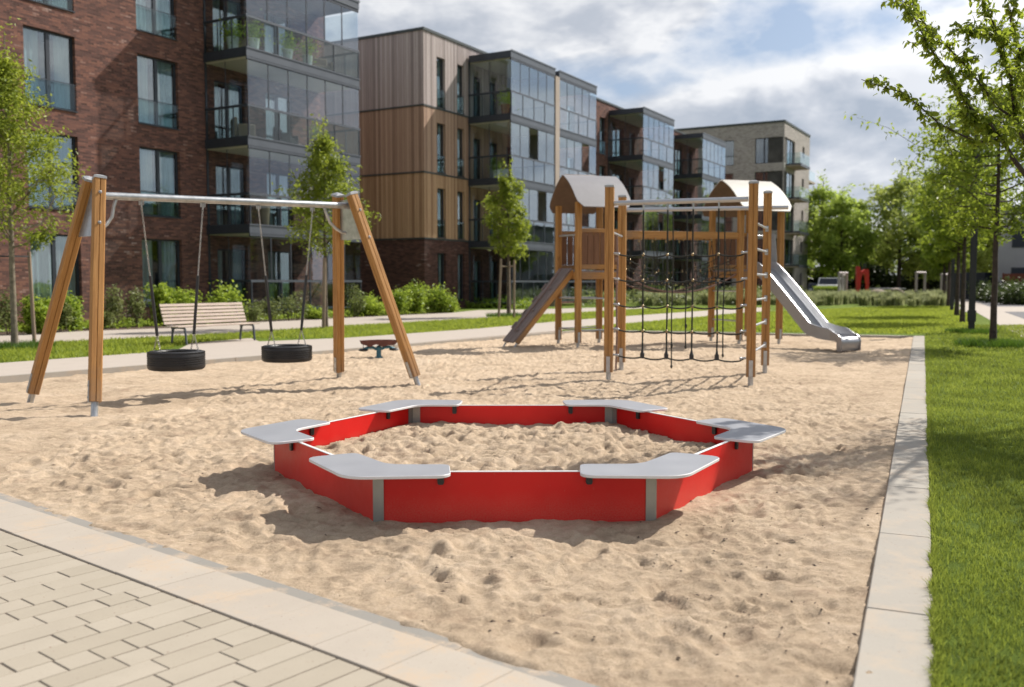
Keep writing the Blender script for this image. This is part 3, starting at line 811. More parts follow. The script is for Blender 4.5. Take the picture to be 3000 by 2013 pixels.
# bit of path seen near the building at the far left
bl = px((-200, 949), (60, 941), (95, 938), (60, 933), (-200, 938))
sheet('path', [bl], 0.054, M_PATH)
# footpath and road on the right
rp_l = [at(2790, 882, .05), at(2858, 914, .05), at(2919, 948, .05), at(3000, 990, .05)]
rl0 = rp_l[3] - KD * 30; rl1 = rp_l[0]
W2 = 1.45
rp = [tuple(rl0[:2])] + [tuple(p[:2]) for p in reversed(rp_l)] + [tuple((rl1 + KD * 60)[:2]), tuple((rl1 + KD * 60 + KN * W2)[:2]), tuple((rl0 + KN * W2)[:2])]
sheet('footpath', [rp], 0.056, M_PATH, thick=0.1)
rd = [tuple((rl0 + KN * (W2 + .02))[:2]), tuple((rl1 + KD * 60 + KN * (W2 + .02))[:2]), tuple((rl1 + KD * 60 + KN * (W2 + 9))[:2]), tuple((rl0 + KN * (W2 + 9))[:2])]
sheet('road', [rd], 0.052, M_ASPH)
cross = px((2790, 914), (3300, 914), (3400, 899), (2790, 899)) 
sheet('footpath', [cross], 0.060, M_PATH)
sheet('road', [px((2600, 868), (2600, 862), (3200, 862), (3200, 868))], 0.058, M_PATH)

# kerbs: long slabs with fine joints
def kerb_line(p0, p1, wdt, side, L=1.46, z1=.062, bev=.006, name='kerb'):
    dr = (p1 - p0); T = dr.length; dr.normalize(); sd = Vector((dr.y, -dr.x, 0)) * side
    mb = MB(); s_ = -0.35; rgk = random.Random(5)
    while s_ < T:
        a, b = max(s_, 0) + .003, min(s_ + L, T) - .003
        if b - a > .02:
            mb.fbox((p0, dr, sd, Vector((0, 0, 1))), a, b, 0, wdt, -.25, z1 + rgk.uniform(-.0015, .0015), 0, rgk.random(), bev)
        s_ += L
    return struct(obj(name, mb, M_KERB))
kerb_line(K0 - KD * 6, K1 + KD * (KW), KW, 1)
kd2 = (S_b - S_c).normalized()
kerb_line(S_c, S_b - kd2 * 0.004, 0.26, -1, 1.0)
# low concrete upstand where the path meets the sand
kerb_line(L0 - LD * 6, S_c, 0.08, -1, 1.0, .060, .004)

# paving at the lower left: border slabs, grey edging, random-length pavers
SW = 0.365
mb = MB(); rgp = random.Random(11)
o0 = B0 - BD * 14; T = 14 + (S_a - B0).dot(BD) + .25
fr = (o0, BD, BN, Vector((0, 0, 1)))
s_ = 0.0
while s_ < T:
    L_ = 0.415
    mb.fbox(fr, s_ + .002, s_ + L_ - .002, -SW + .003, -.002, -.2, .040 + rgp.uniform(-.001, .001), 0, rgp.random(), .003); s_ += L_
struct(obj('pavement', mb, M_SLAB))
mb = MB(); s_ = 0.0
while s_ < T:
    mb.fbox(fr, s_ + .002, s_ + .998, .001, .12, -.2, .020, 0, rgp.random(), .003); s_ += 1.0
struct(obj('kerb', mb, M_EDGING))
mb = MB(); mb.fbox(fr, 0, T + 6, -14, .0, -.25, .0285)
struct(obj('ground', mb, M_JOINT))
mb = MB(); s_ = 0.0; PW = 0.150
while s_ < T + 5:
    y_ = -SW - 0.004; first = True
    while y_ > -7.5:
        L_ = rgp.choice([.45, .30, .225, .30, .375, .15]) if not first else rgp.uniform(.12, .45)
        wide = False
        mb.fbox(fr, s_ + .0042, s_ + PW - .0042, y_ - L_ + .0048, y_ - .0, -.1, .033 + rgp.uniform(-.0015, .0015), 0, rgp.random(), .003)
        y_ -= L_; first = False
    s_ += PW
struct(obj('pavement', mb, M_PAVER))

# ------------------------------------------------------------------ sandbox
def offs(poly, d_):
    n = len(poly); out = []
    for i in range(n):
        a, b, c = (Vector(poly[i - 1]), Vector(poly[i]), Vector(poly[(i + 1) % n]))
        e1 = (b - a).normalized(); e2 = (c - b).normalized()
        n1 = Vector((-e1.y, e1.x)); n2 = Vector((-e2.y, e2.x)); nn = (n1 + n2).normalized()
        out.append(b + nn * (d_ / nn.dot(n1)))
    return out
def fillet(pts, rads, seg=7):
    out = []; n = len(pts)
    for i in range(n):
        a, b, c = Vector(pts[i - 1]), Vector(pts[i]), Vector(pts[(i + 1) % n]); r = rads[i]
        if r <= 0: out.append((b.x, b.y)); continue
        u = (a - b).normalized(); v = (c - b).normalized()
        half = math.acos(max(-1, min(1, u.dot(v)))) / 2
        t = min(r / math.tan(half), (a - b).length * .48, (c - b).length * .48); r2 = t * math.tan(half)
        bis = (u + v).normalized(); cc = b + bis * (r2 / math.sin(half))
        p, q = b + u * t, b + v * t
        a0 = math.atan2(p.y - cc.y, p.x - cc.x); a1 = math.atan2(q.y - cc.y, q.x - cc.x)
        dd = (a1 - a0 + math.pi) % (2 * math.pi) - math.pi
        for k in range(seg + 1):
            an = a0 + dd * k / seg; out.append((cc.x + r2 * math.cos(an), cc.y + r2 * math.sin(an)))
    return out
hc = Vector((sum(c[0] for c in HEX) / 6, sum(c[1] for c in HEX) / 6, 0))
box_ = thing('sandbox', 'low hexagonal sandbox of glossy red panels with grey corner seats', 'sandbox', hc)
HT = .336
seatpos = []
for i in range(6):
    a = Vector((*HEX[i], 0)); b = Vector((*HEX[(i + 1) % 6], 0)); dr = (b - a).normalized(); nn = Vector((-dr.y, dr.x, 0))
    L = (b - a).length
    Mx = Matrix(((dr.x, nn.x, 0, a.x), (dr.y, nn.y, 0, a.y), (0, 0, 1, 0), (0, 0, 0, 1)))
    mb = MB(); f_ = (Vector((0, 0, 0)), Vector((1, 0, 0)), Vector((0, 1, 0)), Vector((0, 0, 1)))
    g = .055 if i in (0, 3) else .008
    mb.fbox(f_, g, L - g, -.011, .011, -.30, HT - .003, 0)
    mb.fbox(f_, g, L - g, -.0135, .0135, HT - .0028, HT + .0025, 1, 0, .0012)
    mb.fbox(f_, g - .005, g - .0004, -.012, .012, -.30, HT, 1); mb.fbox(f_, L - g + .0004, L - g + .005, -.012, .012, -.30, HT, 1)
    obj('side_panel', mb, [M_RED, M_EDGE], box_, Mx)
    for s_ in (.44, L - .44):
        mb = MB()
        for sg in (1,):
            mb.prism(fillet([(s_ - .022, HT - .085), (s_ + .022, HT - .085), (s_ + .022, HT + .003), (s_ - .022, HT + .003)], [.014, .014, 0, 0], 4), .0136, .030,
                     M=Matrix(((1, 0, 0, 0), (0, 0, 1, 0), (0, 1, 0, 0), (0, 0, 0, 1))))
            mb.prism(fillet([(s_ - .022, HT - .085), (s_ + .022, HT - .085), (s_ + .022, HT + .003), (s_ - .022, HT + .003)], [.014, .014, 0, 0], 4), -.030, -.0136,
                     M=Matrix(((1, 0, 0, 0), (0, 0, 1, 0), (0, 1, 0, 0), (0, 0, 0, 1))))
            mb.tube([(s_, -.033, HT - .055), (s_, -.030, HT - .055)], .006, 6); mb.tube([(s_, .030, HT - .055), (s_, .033, HT - .055)], .006, 6)
        obj('seat_bracket', mb, M_BLACK, box_, Mx)
for i in range(6):
    c = Vector((*HEX[i], 0)); pa = Vector((*HEX[i - 1], 0)); pb = Vector((*HEX[(i + 1) % 6], 0))
    d1 = (pa - c).normalized(); d2 = (pb - c).normalized()
    bis = (d1 + d2).normalized()                                               # towards the middle
    o1 = -(bis - d1 * bis.dot(d1)).normalized(); o2 = -(bis - d2 * bis.dot(d2)).normalized()
    # post: folded aluminium profile
    mb = MB(); k1 = d1 * .034; k2 = d2 * .034
    for dd, oo in ((d1, o1), (d2, o2)):
        if abs(dd.y) < .2: mb.fbox((c, dd, oo, Vector((0, 0, 1))), -.004, .058, .0118, .020, -.3, HT + .001)
        mb.fbox((c, dd, oo, Vector((0, 0, 1))), .002, .085, -.0200, -.0118, -.3, HT + .001)
    mb.fbox((c, (d1 - d2).normalized(), -bis, Vector((0, 0, 1))), -.012, .012, -.001, .012, -.3, HT + .0005)
    po = obj('post', mb, M_ALU, box_)
    for dd, oo in ((d1, o1), (d2, o2)):
        pass
    w1, w2 = .13, .28; l1, l2 = ((.63, .52), (.52, .63), (.62, .62))[i % 3]
    P = [c + d1 * (l1 - .03) - o1 * w1, c + d1 * l1 + o1 * w2 * .88, c - bis * (w2 / math.cos(R(30))),
         c + d2 * l2 + o2 * w2 * .88, c + d2 * (l2 - .03) - o2 * w1, c + bis * (w1 / math.cos(R(30)))]
    P = [(p - c) for p in P]
    poly = fillet([(p.x, p.y) for p in P], [.06, .09, .22, .09, .06, .20], 8)
    mb = MB(); mb.prism(poly, HT + .004, HT + .025, 0, 1, bev=.003)
    so = obj('seat', mb, [M_SEAT, M_EDGE], box_, Matrix.Translation(c), smooth=False)

# ------------------------------------------------------------------ posts of the play equipment
def post_section(hw=.07, ch=.012, gw=.006, gd=.012):
    q = [(-hw + ch, -hw), (-gw, -hw), (-gw * .3, -hw + gd), (gw * .3, -hw + gd), (gw, -hw), (hw - ch, -hw), (hw, -hw + ch)]
    out = []
    for k in range(4):
        a = k * math.pi / 2
        for x, y in q[:-1] + [q[-1]]:
            out.append((x * math.cos(a) - y * math.sin(a), x * math.sin(a) + y * math.cos(a)))
    return out
def post(root, p0, p1, ang=0.0, hw=.07, foot=.16, cap=True, bolts=None, foot_side=0.0, footr=.042, plate=True):
    """timber post from p0 (ground) to p1 (top); its lower end is carried by a steel foot"""
    p0 = Vector(p0); p1 = Vector(p1); ax = (p1 - p0).normalized()
    q = ax.to_track_quat('Z', 'Y').to_matrix().to_4x4()
    side = Vector((math.cos(ang), math.sin(ang), 0)); side = (side - ax * side.dot(ax)).normalized(); by = ax.cross(side)
    Mx = Matrix(((side.x, by.x, ax.x, p0.x), (side.y, by.y, ax.y, p0.y), (side.z, by.z, ax.z, p0.z), (0, 0, 0, 1)))
    L = (p1 - p0).length
    mb = MB(); mb.prism(post_section(hw), foot, L - .02)
    po = obj('post', mb, M_LARCH, root, Mx)
    mb = MB(); mb.tube([(0, 0, -.35), (0, 0, foot + .001)], footr, 12)
    if plate:
        a = foot_side
        fr = (Vector((0, 0, 0)), Vector((math.cos(a), math.sin(a), 0)), Vector((-math.sin(a), math.cos(a), 0)), Vector((0, 0, 1)))
        mb.fbox(fr, hw + .001, hw + .007, -.03, .03, foot + .0, foot + .26, 0, 0, .002)
        mb.fbox(fr, -hw * .6, hw + .007, -.03, .03, foot - .008, foot - .001)
        for z in (.06, .20):
            v = Vector((hw + .007, 0, foot + z)); c = Vector((math.cos(a), math.sin(a), 0))
            mb.tube([c * (hw + .007) + Vector((0, 0, foot + z)), c * (hw + .016) + Vector((0, 0, foot + z))], .011, 8)
    sub(po, 'steel_foot', mb, M_GALV, root, Mx, smooth=True)
    if cap:
        mb = MB(); h = hw + .006
        V = [(-h, -h, L - .035), (h, -h, L - .035), (h, h, L - .035), (-h, h, L - .035), (-h, -h, L - .004), (h, -h, L - .004), (h, h, L - .004), (-h, h, L - .004),
             (-h * .35, -h * .55, L + .018), (h * .35, -h * .55, L + .018), (h * .35, h * .55, L + .018), (-h * .35, h * .55, L + .018)]
        mb.add(V, [(0, 1, 5, 4), (1, 2, 6, 5), (2, 3, 7, 6), (3, 0, 4, 7), (4, 5, 9, 8), (5, 6, 10, 9), (6, 7, 11, 10), (7, 4, 8, 11), (8, 9, 10, 11), (3, 2, 1, 0)])
        sub(po, 'post_cap', mb, M_CAP, root, Mx)
    if bolts:
        mb = MB()
        for (a, z) in bolts:
            c = Vector((math.cos(a), math.sin(a), 0)); b0 = c * hw + Vector((0, 0, z))
            mb.tube([b0, b0 + c * .004], .021, 12); mb.sphere(b0 + c * .010, .014, 10, 8)
        sub(po, 'bolt', mb, M_STEEL, root, Mx, smooth=True)
    return po

# ------------------------------------------------------------------ swing frame
A1 = at(276.4, 1219); A2 = at(88.7, 1177); Bf1 = at(993, 1107); Bf2 = at(1224.7, 1128)
AT = atY(276, 520, 12.05); BT = atY(1006, 566, 14.75)
bu = (BT - AT); bu.z = 0; bu.normalize(); bv = Vector((bu.y, -bu.x, 0))
AT1 = atY(291, 519, 11.98); AT2 = atY(265, 523, 12.12); BT2 = atY(1029, 566, 14.66); BT1 = atY(990, 569, 14.86)
sw = thing('swing_frame', 'wooden A-frame swing stand with a galvanised steel crossbeam', 'swing frame', ((A1 + Bf2) / 2))
angU = math.atan2(bu.y, bu.x)
post(sw, A1, AT1, angU - .15, bolts=[(-math.pi / 2, 2.82), (-math.pi / 2, 2.42)], foot_side=math.pi, foot=.17)
post(sw, A2, AT2, angU - .15, foot_side=math.pi, foot=.14)
post(sw, Bf1, BT1, angU, foot_side=math.pi, foot=.12)
post(sw, Bf2, BT2, angU, foot_side=math.pi, foot=.14, bolts=[(-math.pi / 2, 2.86), (-math.pi / 2, 2.42)])
bA = atY(268, 572, 12.05); bB = atY(1020, 603, 14.75)
bA = bA + (bB - bA).normalized() * .03
mb = MB(); mb.tube([bA, bB], .048, 20)
for e, s_ in ((bB, 1),):
    c = e; dr = (bB - bA).normalized() * s_
    mb.tube([c - dr * .02, c + dr * .045], .062, 16)
beam = obj('crossbeam', mb, M_GALV, sw, smooth=True)
BU = (bB - bA).normalized(); BL_ = (bB - bA).length
def beam_at(px_):
    """point under the beam seen at picture column px_"""
    r = pixdir(px_, 590); k = r.x / r.y
    t = (k * bA.y - bA.x) / (BU.x - k * BU.y)
    return bA + BU * t
for (e, s_, apx) in ((bA, 1, 340), (bB, -1, 950)):
    # curved brace from the beam down to the plate
    st = beam_at(apx); st = st - Vector((0, 0, .045))
    en = e + BU * (.05 * s_) - Vector((0, 0, .42))
    dist = (Vector(st[:2]) - Vector(en[:2])).length
    mid = [st, st - BU * s_ * .03 - Vector((0, 0, .08)), st - BU * s_ * dist * .25 - Vector((0, 0, .22)), st - BU * s_ * dist * .55 - Vector((0, 0, .32)), en + BU * s_ * dist * .2 + Vector((0, 0, .005)), en]
    mb = MB(); mb.tube(mid, .022, 12); obj('brace', mb, M_GALV, sw, smooth=True)
for (p1_, p2_, q1, q2, e, s_) in ((A1, A2, AT1, AT2, bA, 1), (Bf1, Bf2, BT1, BT2, bB, -1)):
    def along(p, q, z): return p + (q - p) * ((z - p.z) / (q.z - p.z))
    za, zb = e.z + .09, e.z - .52
    a = along(p1_, q1, za); b = along(p2_, q2, za); c = along(p2_, q2, zb); d_ = along(p1_, q1, zb)
    nrm = (b - a).cross(d_ - a).normalized()
    if nrm.dot(BU) < 0: nrm = -nrm
    mb = MB(); o_ = nrm * (.012 * s_)
    P = [a + o_, b + o_, c + o_, d_ + o_]; P2 = [p + nrm * .006 for p in P]
    mb.add(P + P2, [(0, 1, 2, 3), (7, 6, 5, 4), (0, 4, 5, 1), (1, 5, 6, 2), (2, 6, 7, 3), (3, 7, 4, 0)])
    obj('end_plate', mb, M_GALV, sw)
hang = [beam_at(x) for x in (414, 594, 757, 915)]
for h_ in hang:
    mb = MB(); z_ = h_ - Vector((0, 0, .048))
    for s_ in (-1, 1):
        mb.fbox((z_, BU, Vector((-BU.y, BU.x, 0)).normalized(), Vector((0, 0, 1))), s_ * .024 - .004, s_ * .024 + .004, -.025, .025, -.055, .012, 0, 0, .003)
    mb.tube([z_ - BU * .034 - Vector((0, 0, .036)), z_ + BU * .034 - Vector((0, 0, .036))], .009, 8)
    obj('hanger', mb, M_CHAIN, sw)

def chain(mb, p0, p1, pitch=.030, r=.0035, wd=.011):
    p0 = Vector(p0); p1 = Vector(p1); D = p1 - p0; L = D.length; D.normalize(); n = max(2, int(L / pitch))
    a = D.orthogonal().normalized(); b = D.cross(a)
    for i in range(n):
        c = p0 + D * (L * (i + .5) / n); s_ = a if i % 2 else b; hl = pitch * .68
        q = []
        for k in range(8):
            an = 2 * math.pi * k / 8
            q.append(c + D * (math.cos(an) * hl) + s_ * (math.sin(an) * wd))
        mb.tube(q, r, 4, closed=True)
def tyre_swing(h0, h1, pxc, py_top, py_bot, pxl, pxr, label):
    mid = (h0 + h1) / 2; Y = mid.y
    top = atY(pxc, py_top, Y).z; bot = atY(pxc, py_bot, Y).z
    cx_ = atY(pxc, py_bot, Y).x
    # hangs straight below the beam
    k = Vector((mid.x, mid.y, 0)); wd = .215; zc = (top + bot) / 2
    c = Vector((cx_, Y, zc)); Rt = (atY(pxr, 900, Y).x - atY(pxl, 900, Y).x) / 2
    t = thing('tyre_swing', label, 'swing', c, 0, 'tyre swings hanging from the crossbeam')
    hw = (top - bot) / 2
    prof = []
    # tread with grooves, rounded shoulders, sidewalls and hollow inside
    out = [(Rt - .035, -hw), (Rt - .012, -hw + .014), (Rt - .002, -hw + .035)]
    for g in (-.045, -.015, .015, .045):
        out += [(Rt, g - .008), (Rt - .007, g - .005), (Rt - .007, g + .005), (Rt, g + .008)]
    out += [(Rt - .002, hw - .035), (Rt - .012, hw - .014), (Rt - .035, hw), (Rt - .075, hw + .004), (Rt - .115, hw - .004), (Rt - .125, hw - .018), (Rt - .115, hw - .025), (Rt - .05, hw - .03), (Rt - .035, 0),
            (Rt - .05, -hw + .03), (Rt - .115, -hw + .02), (Rt - .115, -hw + .006), (Rt - .07, -hw - .003)]
    mb = MB(); mb.lathe(out, 56, closed=True, M=Matrix.Translation(c))
    ty = obj('tyre', mb, M_RUBBER, t, smooth=True)
    # small tread blocks on the upper shoulder
    mb = MB()
    for i in range(90):
        an = 2 * math.pi * i / 90; dr = Vector((math.cos(an), math.sin(an), 0)); tg = Vector((-dr.y, dr.x, 0))
        mb.fbox((c, dr, tg, Vector((0, 0, 1))), Rt - .030, Rt - .002, -.008, .008, hw - .038, hw - .010)
    sub(ty, 'tread', mb, M_RUBBER, t)
    for s_, h_ in ((-1, h0), (1, h1)):
        e = c + BU * (s_ * (Rt - .10)); e.z = top + .22
        e = Vector((c.x + (BU.x) * s_ * (Rt - .12), c.y + BU.y * s_ * (Rt - .12), top + .215))
        st = h_ - Vector((0, 0, .075))
        full = e - st; sl = st + full * .545
        mb = MB(); mb.tube([st + Vector((0, 0, .02)), st - Vector((0, 0, .05))], [.010, .013], 8); chain(mb, st - Vector((0, 0, .03)), sl + full.normalized() * .02)
        obj('chain', mb, M_CHAIN, t, smooth=True)
        mb = MB(); mb.tube([sl, e], .0205, 12); obj('chain_sleeve', mb, M_BLACK, t, smooth=True)
        pn = Vector((-BU.y, BU.x, 0)).normalized()
        for q in (-1, 1):
            f_ = Vector((c.x, c.y, 0)) + BU * (s_ * (Rt - .115)) + pn * (q * .115); f_.z = top - .008
            mb = MB(); chain(mb, e + Vector((0, 0, .01)), f_, .028); mb.sphere(f_, .014, 8, 6)
            obj('short_chain', mb, M_CHAIN, t, smooth=True)
    return t
tyre_swing(hang[0], hang[1], 517.5, 1028, 1082, 436, 599, 'nearer black tyre swing, left one, hanging in front of the pale bench')
tyre_swing(hang[2], hang[3], 841, 1012, 1058, 768, 914, 'black tyre swing nearer the right legs, beside the tree stake')

# ------------------------------------------------------------------ climbing frame
P1 = at(1782.5, 1115); P2 = at(1820, 1083); P3 = at(2198.5, 1130); P4 = at(2240.6, 1093)
cf = thing('climbing_frame', 'wooden climbing frame with rope net, two roofed towers, ramp and steel slide', 'climbing frame', (P1 + P4) / 2 + Vector((0, 4, 0)))
an1 = math.atan2((P3 - P1).y, (P3 - P1).x)
up = lambda p, z: Vector((p[0], p[1], z))
for p, z in ((P1, zat(P1, 543)), (P2, zat(P2, 573)), (P3, zat(P3, 532)), (P4, zat(P4, 561))):
    post(cf, p, up(p, z), an1 + .12, foot=.14, foot_side=-math.pi / 2)
QB = Vector((-.32, .95, 0)).normalized(); QA = Vector((.95, .32, 0)).normalized()
Q2 = at(1693, 1018.5); Q1 = Q2 + QB * 1.32; Q3 = Q1 + QA * 1.15; Q4 = Q2 + QA * 1.15
R2 = at(2165, 1009.5); R1 = R2 + QB * 1.4; R3 = R1 + QA * 1.15; R4 = R2 + QA * 1.2
anq = math.atan2(QA.y, QA.x)
zeq = zat(Q2, 604); zer = zat(R2, 615)
for p in (Q1, Q2, Q3, Q4): post(cf, p, up(p, zeq + .12), anq, foot=.12, cap=False, foot_side=-math.pi / 2)
for p in (R1, R2, R3, R4): post(cf, p, up(p, zer + .12), anq, foot=.12, cap=False, foot_side=-math.pi / 2)

def tubeobj(name, a, b, r, m, n=14):
    mb = MB(); mb.tube([a, b], r, n); return obj(name, mb, m, cf, smooth=True)
tubeobj('top_rail', up(P1, zat(P1, 596)) + (P3 - P1).normalized() * .08, up(P3, zat(P3, 583)) - (P3 - P1).normalized() * .08, .040, M_STEEL)
tubeobj('top_rail', up(P2, zat(P2, 616)) + (P4 - P2).normalized() * .08, up(P4, zat(P4, 609)) + (P4 - P2).normalized() * .35, .036, M_STEEL)
# ladder rungs P3 - P4
for y3 in (649, 726.5, 803.5, 880.5, 957.5, 1034.6):
    z = zat(P3, y3); dr = (P4 - P3).normalized()
    o = tubeobj('rung', up(P3, z) + dr * .06, up(P4, z) - dr * .03, .019, M_STEEL, 10)
    mb = MB(); sd = Vector((-dr.y, dr.x, 0))
    mb.fbox((up(P4, z) - dr * .078, sd, dr, Vector((0, 0, 1))), -.028, .028, -.004, .008, -.05, .05, 0, 0, .003)
    sub(o, 'rung_plate', mb, M_GALV, cf)
z = zat(P1, 677); dr = (P2 - P1).normalized()
tubeobj('rung', up(P1, z) + dr * .05, up(P2, z) - dr * .05, .019, M_STEEL, 10)
# hanging rope ladder on the left side
m0 = P1 + (P2 - P1) * .55
mb = MB(); pts = [up(m0, z), up(m0 + Vector((.02, 0, 0)), z - .5), up(m0, z - 1.1), up(m0 + Vector((.015, 0, 0)), z - 1.7), up(m0, .08)]
mb.tube(pts, .017, 8)
for zz in (2.0, 1.6, 1.2, .8): mb.sphere(up(m0, zz), .032, 8, 6, sc_=(1, 1, 1.3))
obj('climbing_rope', mb, M_ROPEB, cf, smooth=True)
# net in the front bay
ND = (P3 - P1); NL = ND.length; ND.normalize()
e0, e1 = .10, NL - .10
zrow = [zat(P1, y) for y in (748, 821.5, 896, 967.8, 1043.8)]
ncol = [(x - 1400) for x in (0,)]
def on_net(px_):
    r = pixdir(px_, 800); k = r.x / r.y
    return (k * P1.y - P1.x) / (ND.x - k * ND.y)
cols_ = [on_net(1400 + x / 1.9475) for x in (942, 1080, 1225, 1370)]
ztop_ = lambda s_: zat(P1, 596) + (zat(P3, 583) - zat(P1, 596)) * s_ / NL
mb = MB()
knots = []
for s_ in cols_:
    p = P1 + ND * s_
    pts = [up(p, ztop_(s_) - .10)]
    for j, zr in enumerate(zrow):
        pts.append(up(p + Vector((random.Random(j * 7 + int(s_ * 10)).uniform(-.008, .008), 0, 0)), zr)); knots.append(pts[-1])
    mb.tube(pts, .0135, 8)
net = obj('net', mb, M_ROPE, cf, smooth=True)
mb = MB()
for j, zr in enumerate(zrow):
    cc = [e0] + cols_ + [e1]; pts = []
    for a, b in zip(cc[:-1], cc[1:]):
        for k in range(6):
            t = k / 6; sag = .035 * 4 * t * (1 - t)
            pts.append(up(P1 + ND * (a + (b - a) * t), zr - sag + (.03 * (a < .2) * (1 - t)) ))
    pts.append(up(P1 + ND * e1, zr + .02))
    mb.tube(pts, .0125, 8)
sub(net, 'rope', mb, M_ROPE, cf, smooth=True)
mb = MB()
for k in knots[:]: 
    if k.z > zrow[-1] + .05: mb.sphere(k - Vector((0, 0, 0)), .026, 8, 6)
sub(net, 'rope_joint', mb, M_BRASS, cf, smooth=True)
mb = MB()
for s_ in cols_:
    p = P1 + ND * s_
    mb.tube([up(p, ztop_(s_) - .13), up(p, ztop_(s_) - .035)], .014, 8); mb.tube([up(p, ztop_(s_) - .05), up(p, ztop_(s_) + .045)], [.02, .012], 8)
for zr in zrow:
    for q, dd in ((P1 + ND * .075, 1), (P1 + ND * (NL - .075), -1)):
        mb.tube([up(q, zr + .03), up(q + ND * dd * .07, zr + .02)], .018, 8); mb.sphere(up(q + ND * dd * .08, zr + .02), .024, 8, 6)
sub(net, 'rope_fixing', mb, M_GALV, cf, smooth=True)
mb = MB()
for s_ in cols_:
    p = up(P1 + ND * s_, zrow[-1]); mb.fbox((p, ND, Vector((-ND.y, ND.x, 0)), Vector((0, 0, 1))), -.034, .034, -.02, .02, -.02, .075, 0, 0, .010)
    mb.tube([p + Vector((0, 0, .07)), p + Vector((0, 0, .13))], [.026, .014], 8)
sub(net, 'rope_clamp', mb, M_BLACK, cf, smooth=False)
# three ropes from the rear rail
ND2 = (P4 - P2).normalized()
for pxr, zb in ((1970, .06), (2011, .42), (2121, .28)):
    r = pixdir(pxr, 800); k = r.x / r.y; t = (k * P2.y - P2.x) / (ND2.x - k * ND2.y); p = P2 + ND2 * t
    mb = MB(); zt = zat(p, 612)
    mb.tube([up(p, zt), up(p + Vector((.012, 0, 0)), 1.8), up(p - Vector((.008, 0, 0)), 1.0), up(p, zb)], .012, 8)
    mb.sphere(up(p, zb + .02), .022, 8, 6, sc_=(1, 1, 1.8))
    if pxr < 2100: mb.sphere(up(p, zb + .40), .024, 8, 6, sc_=(1, 1, 2))
    obj('climbing_rope', mb, M_ROPE, cf, smooth=True)

# the two towers
def tower(C1, C2, C3, C4, ze, roofm, zf, sides):
    """C1 far left, C2 near left, C3 far right, C4 near right"""
    cen = (C1 + C2 + C3 + C4) / 4
    W = (C4 - C2).length; Dp = (C1 - C2).length
    z3 = Vector((0, 0, 1))
    # platform
    mb = MB(); fr = (C2, QA, QB, z3)
    mb.fbox(fr, -.02, W + .02, -.02, Dp + .02, zf - .05, zf, 0, 0, .004)
    obj('platform', mb, M_DECKW, cf)
    for a, b in ((C2, C4), (C1, C3), (C1, C2), (C3, C4)):
        if (a is C3): pass
        mb = MB(); dd = (b - a).normalized()
        mb.bar(Vector((0, 0, 0)), Vector((0, 0, (b - a).length - .15)), .05, .15, up=(1, 0, 0), bev=.006)
        st = up(a + dd * .075, zf - .13); x_ = Vector((-dd.y, dd.x, 0))
        Mx = Matrix(((x_.x, 0, dd.x, st.x), (x_.y, 0, dd.y, st.y), (0, 1, 0, st.z), (0, 0, 0, 1)))
        # box section: narrow across, tall
        mb = MB(); mb.box((-.025, -.085, 0), (.025, .085, (b - a).length - .15), bev=.005)
        obj('platform_beam', mb, M_LARCH, cf, Mx)
    # roof: two curved boards leaning together, ridge along QA
    for s_, nm in ((-1, 'front'), (1, 'back')):
        cx = cen; half = Dp / 2 + .38; ridge = .86
        rows = 9; cols = 14; P = []; 
        x0, x1 = -W / 2 - .16, W / 2 + .14
        for th_ in (0, .022):
            for i in range(rows + 1):
                t = i / rows
                y = s_ * (.02 + half * t); zc = ze + ridge * (1 - t) + .11 * math.sin(t * math.pi)
                ee = .0
                tl = .14 * (max(0, t - .8) / .2) ** 2.5
                for j in range(cols + 1):
                    u = j / cols; x = x0 + tl + (x1 - x0 - 2 * tl) * u
                    nrm = Vector((0, s_ * ridge, half)).normalized()
                    p = cx + QA * x + QB * y; p = Vector((p.x, p.y, zc)) + (QB * nrm.y + z3 * nrm.z) * th_
                    P.append(p)
        n = cols + 1; off = (rows + 1) * n; F = []; MI = []
        mb = MB()
        top = []; bot = []
        for i in range(rows):
            for j in range(cols):
                q = (i * n + j, i * n + j + 1, (i + 1) * n + j + 1, (i + 1) * n + j)
                bot.append(q if s_ > 0 else q[::-1]); top.append(tuple(off + v for v in (q[::-1] if s_ > 0 else q)))
        edge = []
        for j in range(cols):
            edge += [(j, j + 1, off + j + 1, off + j), (rows * n + j + 1, rows * n + j, off + rows * n + j, off + rows * n + j + 1)]
        for i in range(rows):
            edge += [((i + 1) * n, i * n, off + i * n, off + (i + 1) * n), (i * n + cols, (i + 1) * n + cols, off + (i + 1) * n + cols, off + i * n + cols)]
        mb.add(P, bot, 1); b_ = len(mb.v) - len(P)
        for q in top: mb.f.append(tuple(b_ + v for v in q)); mb.m.append(0); mb.a.append(0)
        for q in edge: mb.f.append(tuple(b_ + v for v in q)); mb.m.append(0); mb.a.append(0)
        obj('roof', mb, [roofm, M_ROOFB], cf, smooth=True)
    mb = MB(); rp_ = up(cen, ze + .80 + .055)
    mb.tube([rp_ - QA * (W / 2 + .12), rp_ - QA * (W / 2 + .09), rp_ + QA * (W / 2 - .45), rp_ + QA * (W / 2 - .41)], [.012, .038, .038, .012], 12)
    obj('ridge_cap', mb, M_ROOFB, cf, smooth=True)
    return cen
zf1 = zat(Q2, 792); zf2 = zat(R2, 790)
tower(Q1, Q2, Q3, Q4, zeq - .05, M_ROOFG, zf1, None)
tower(R1, R2, R3, R4, zer - .05, M_ROOFW, zf2, None)
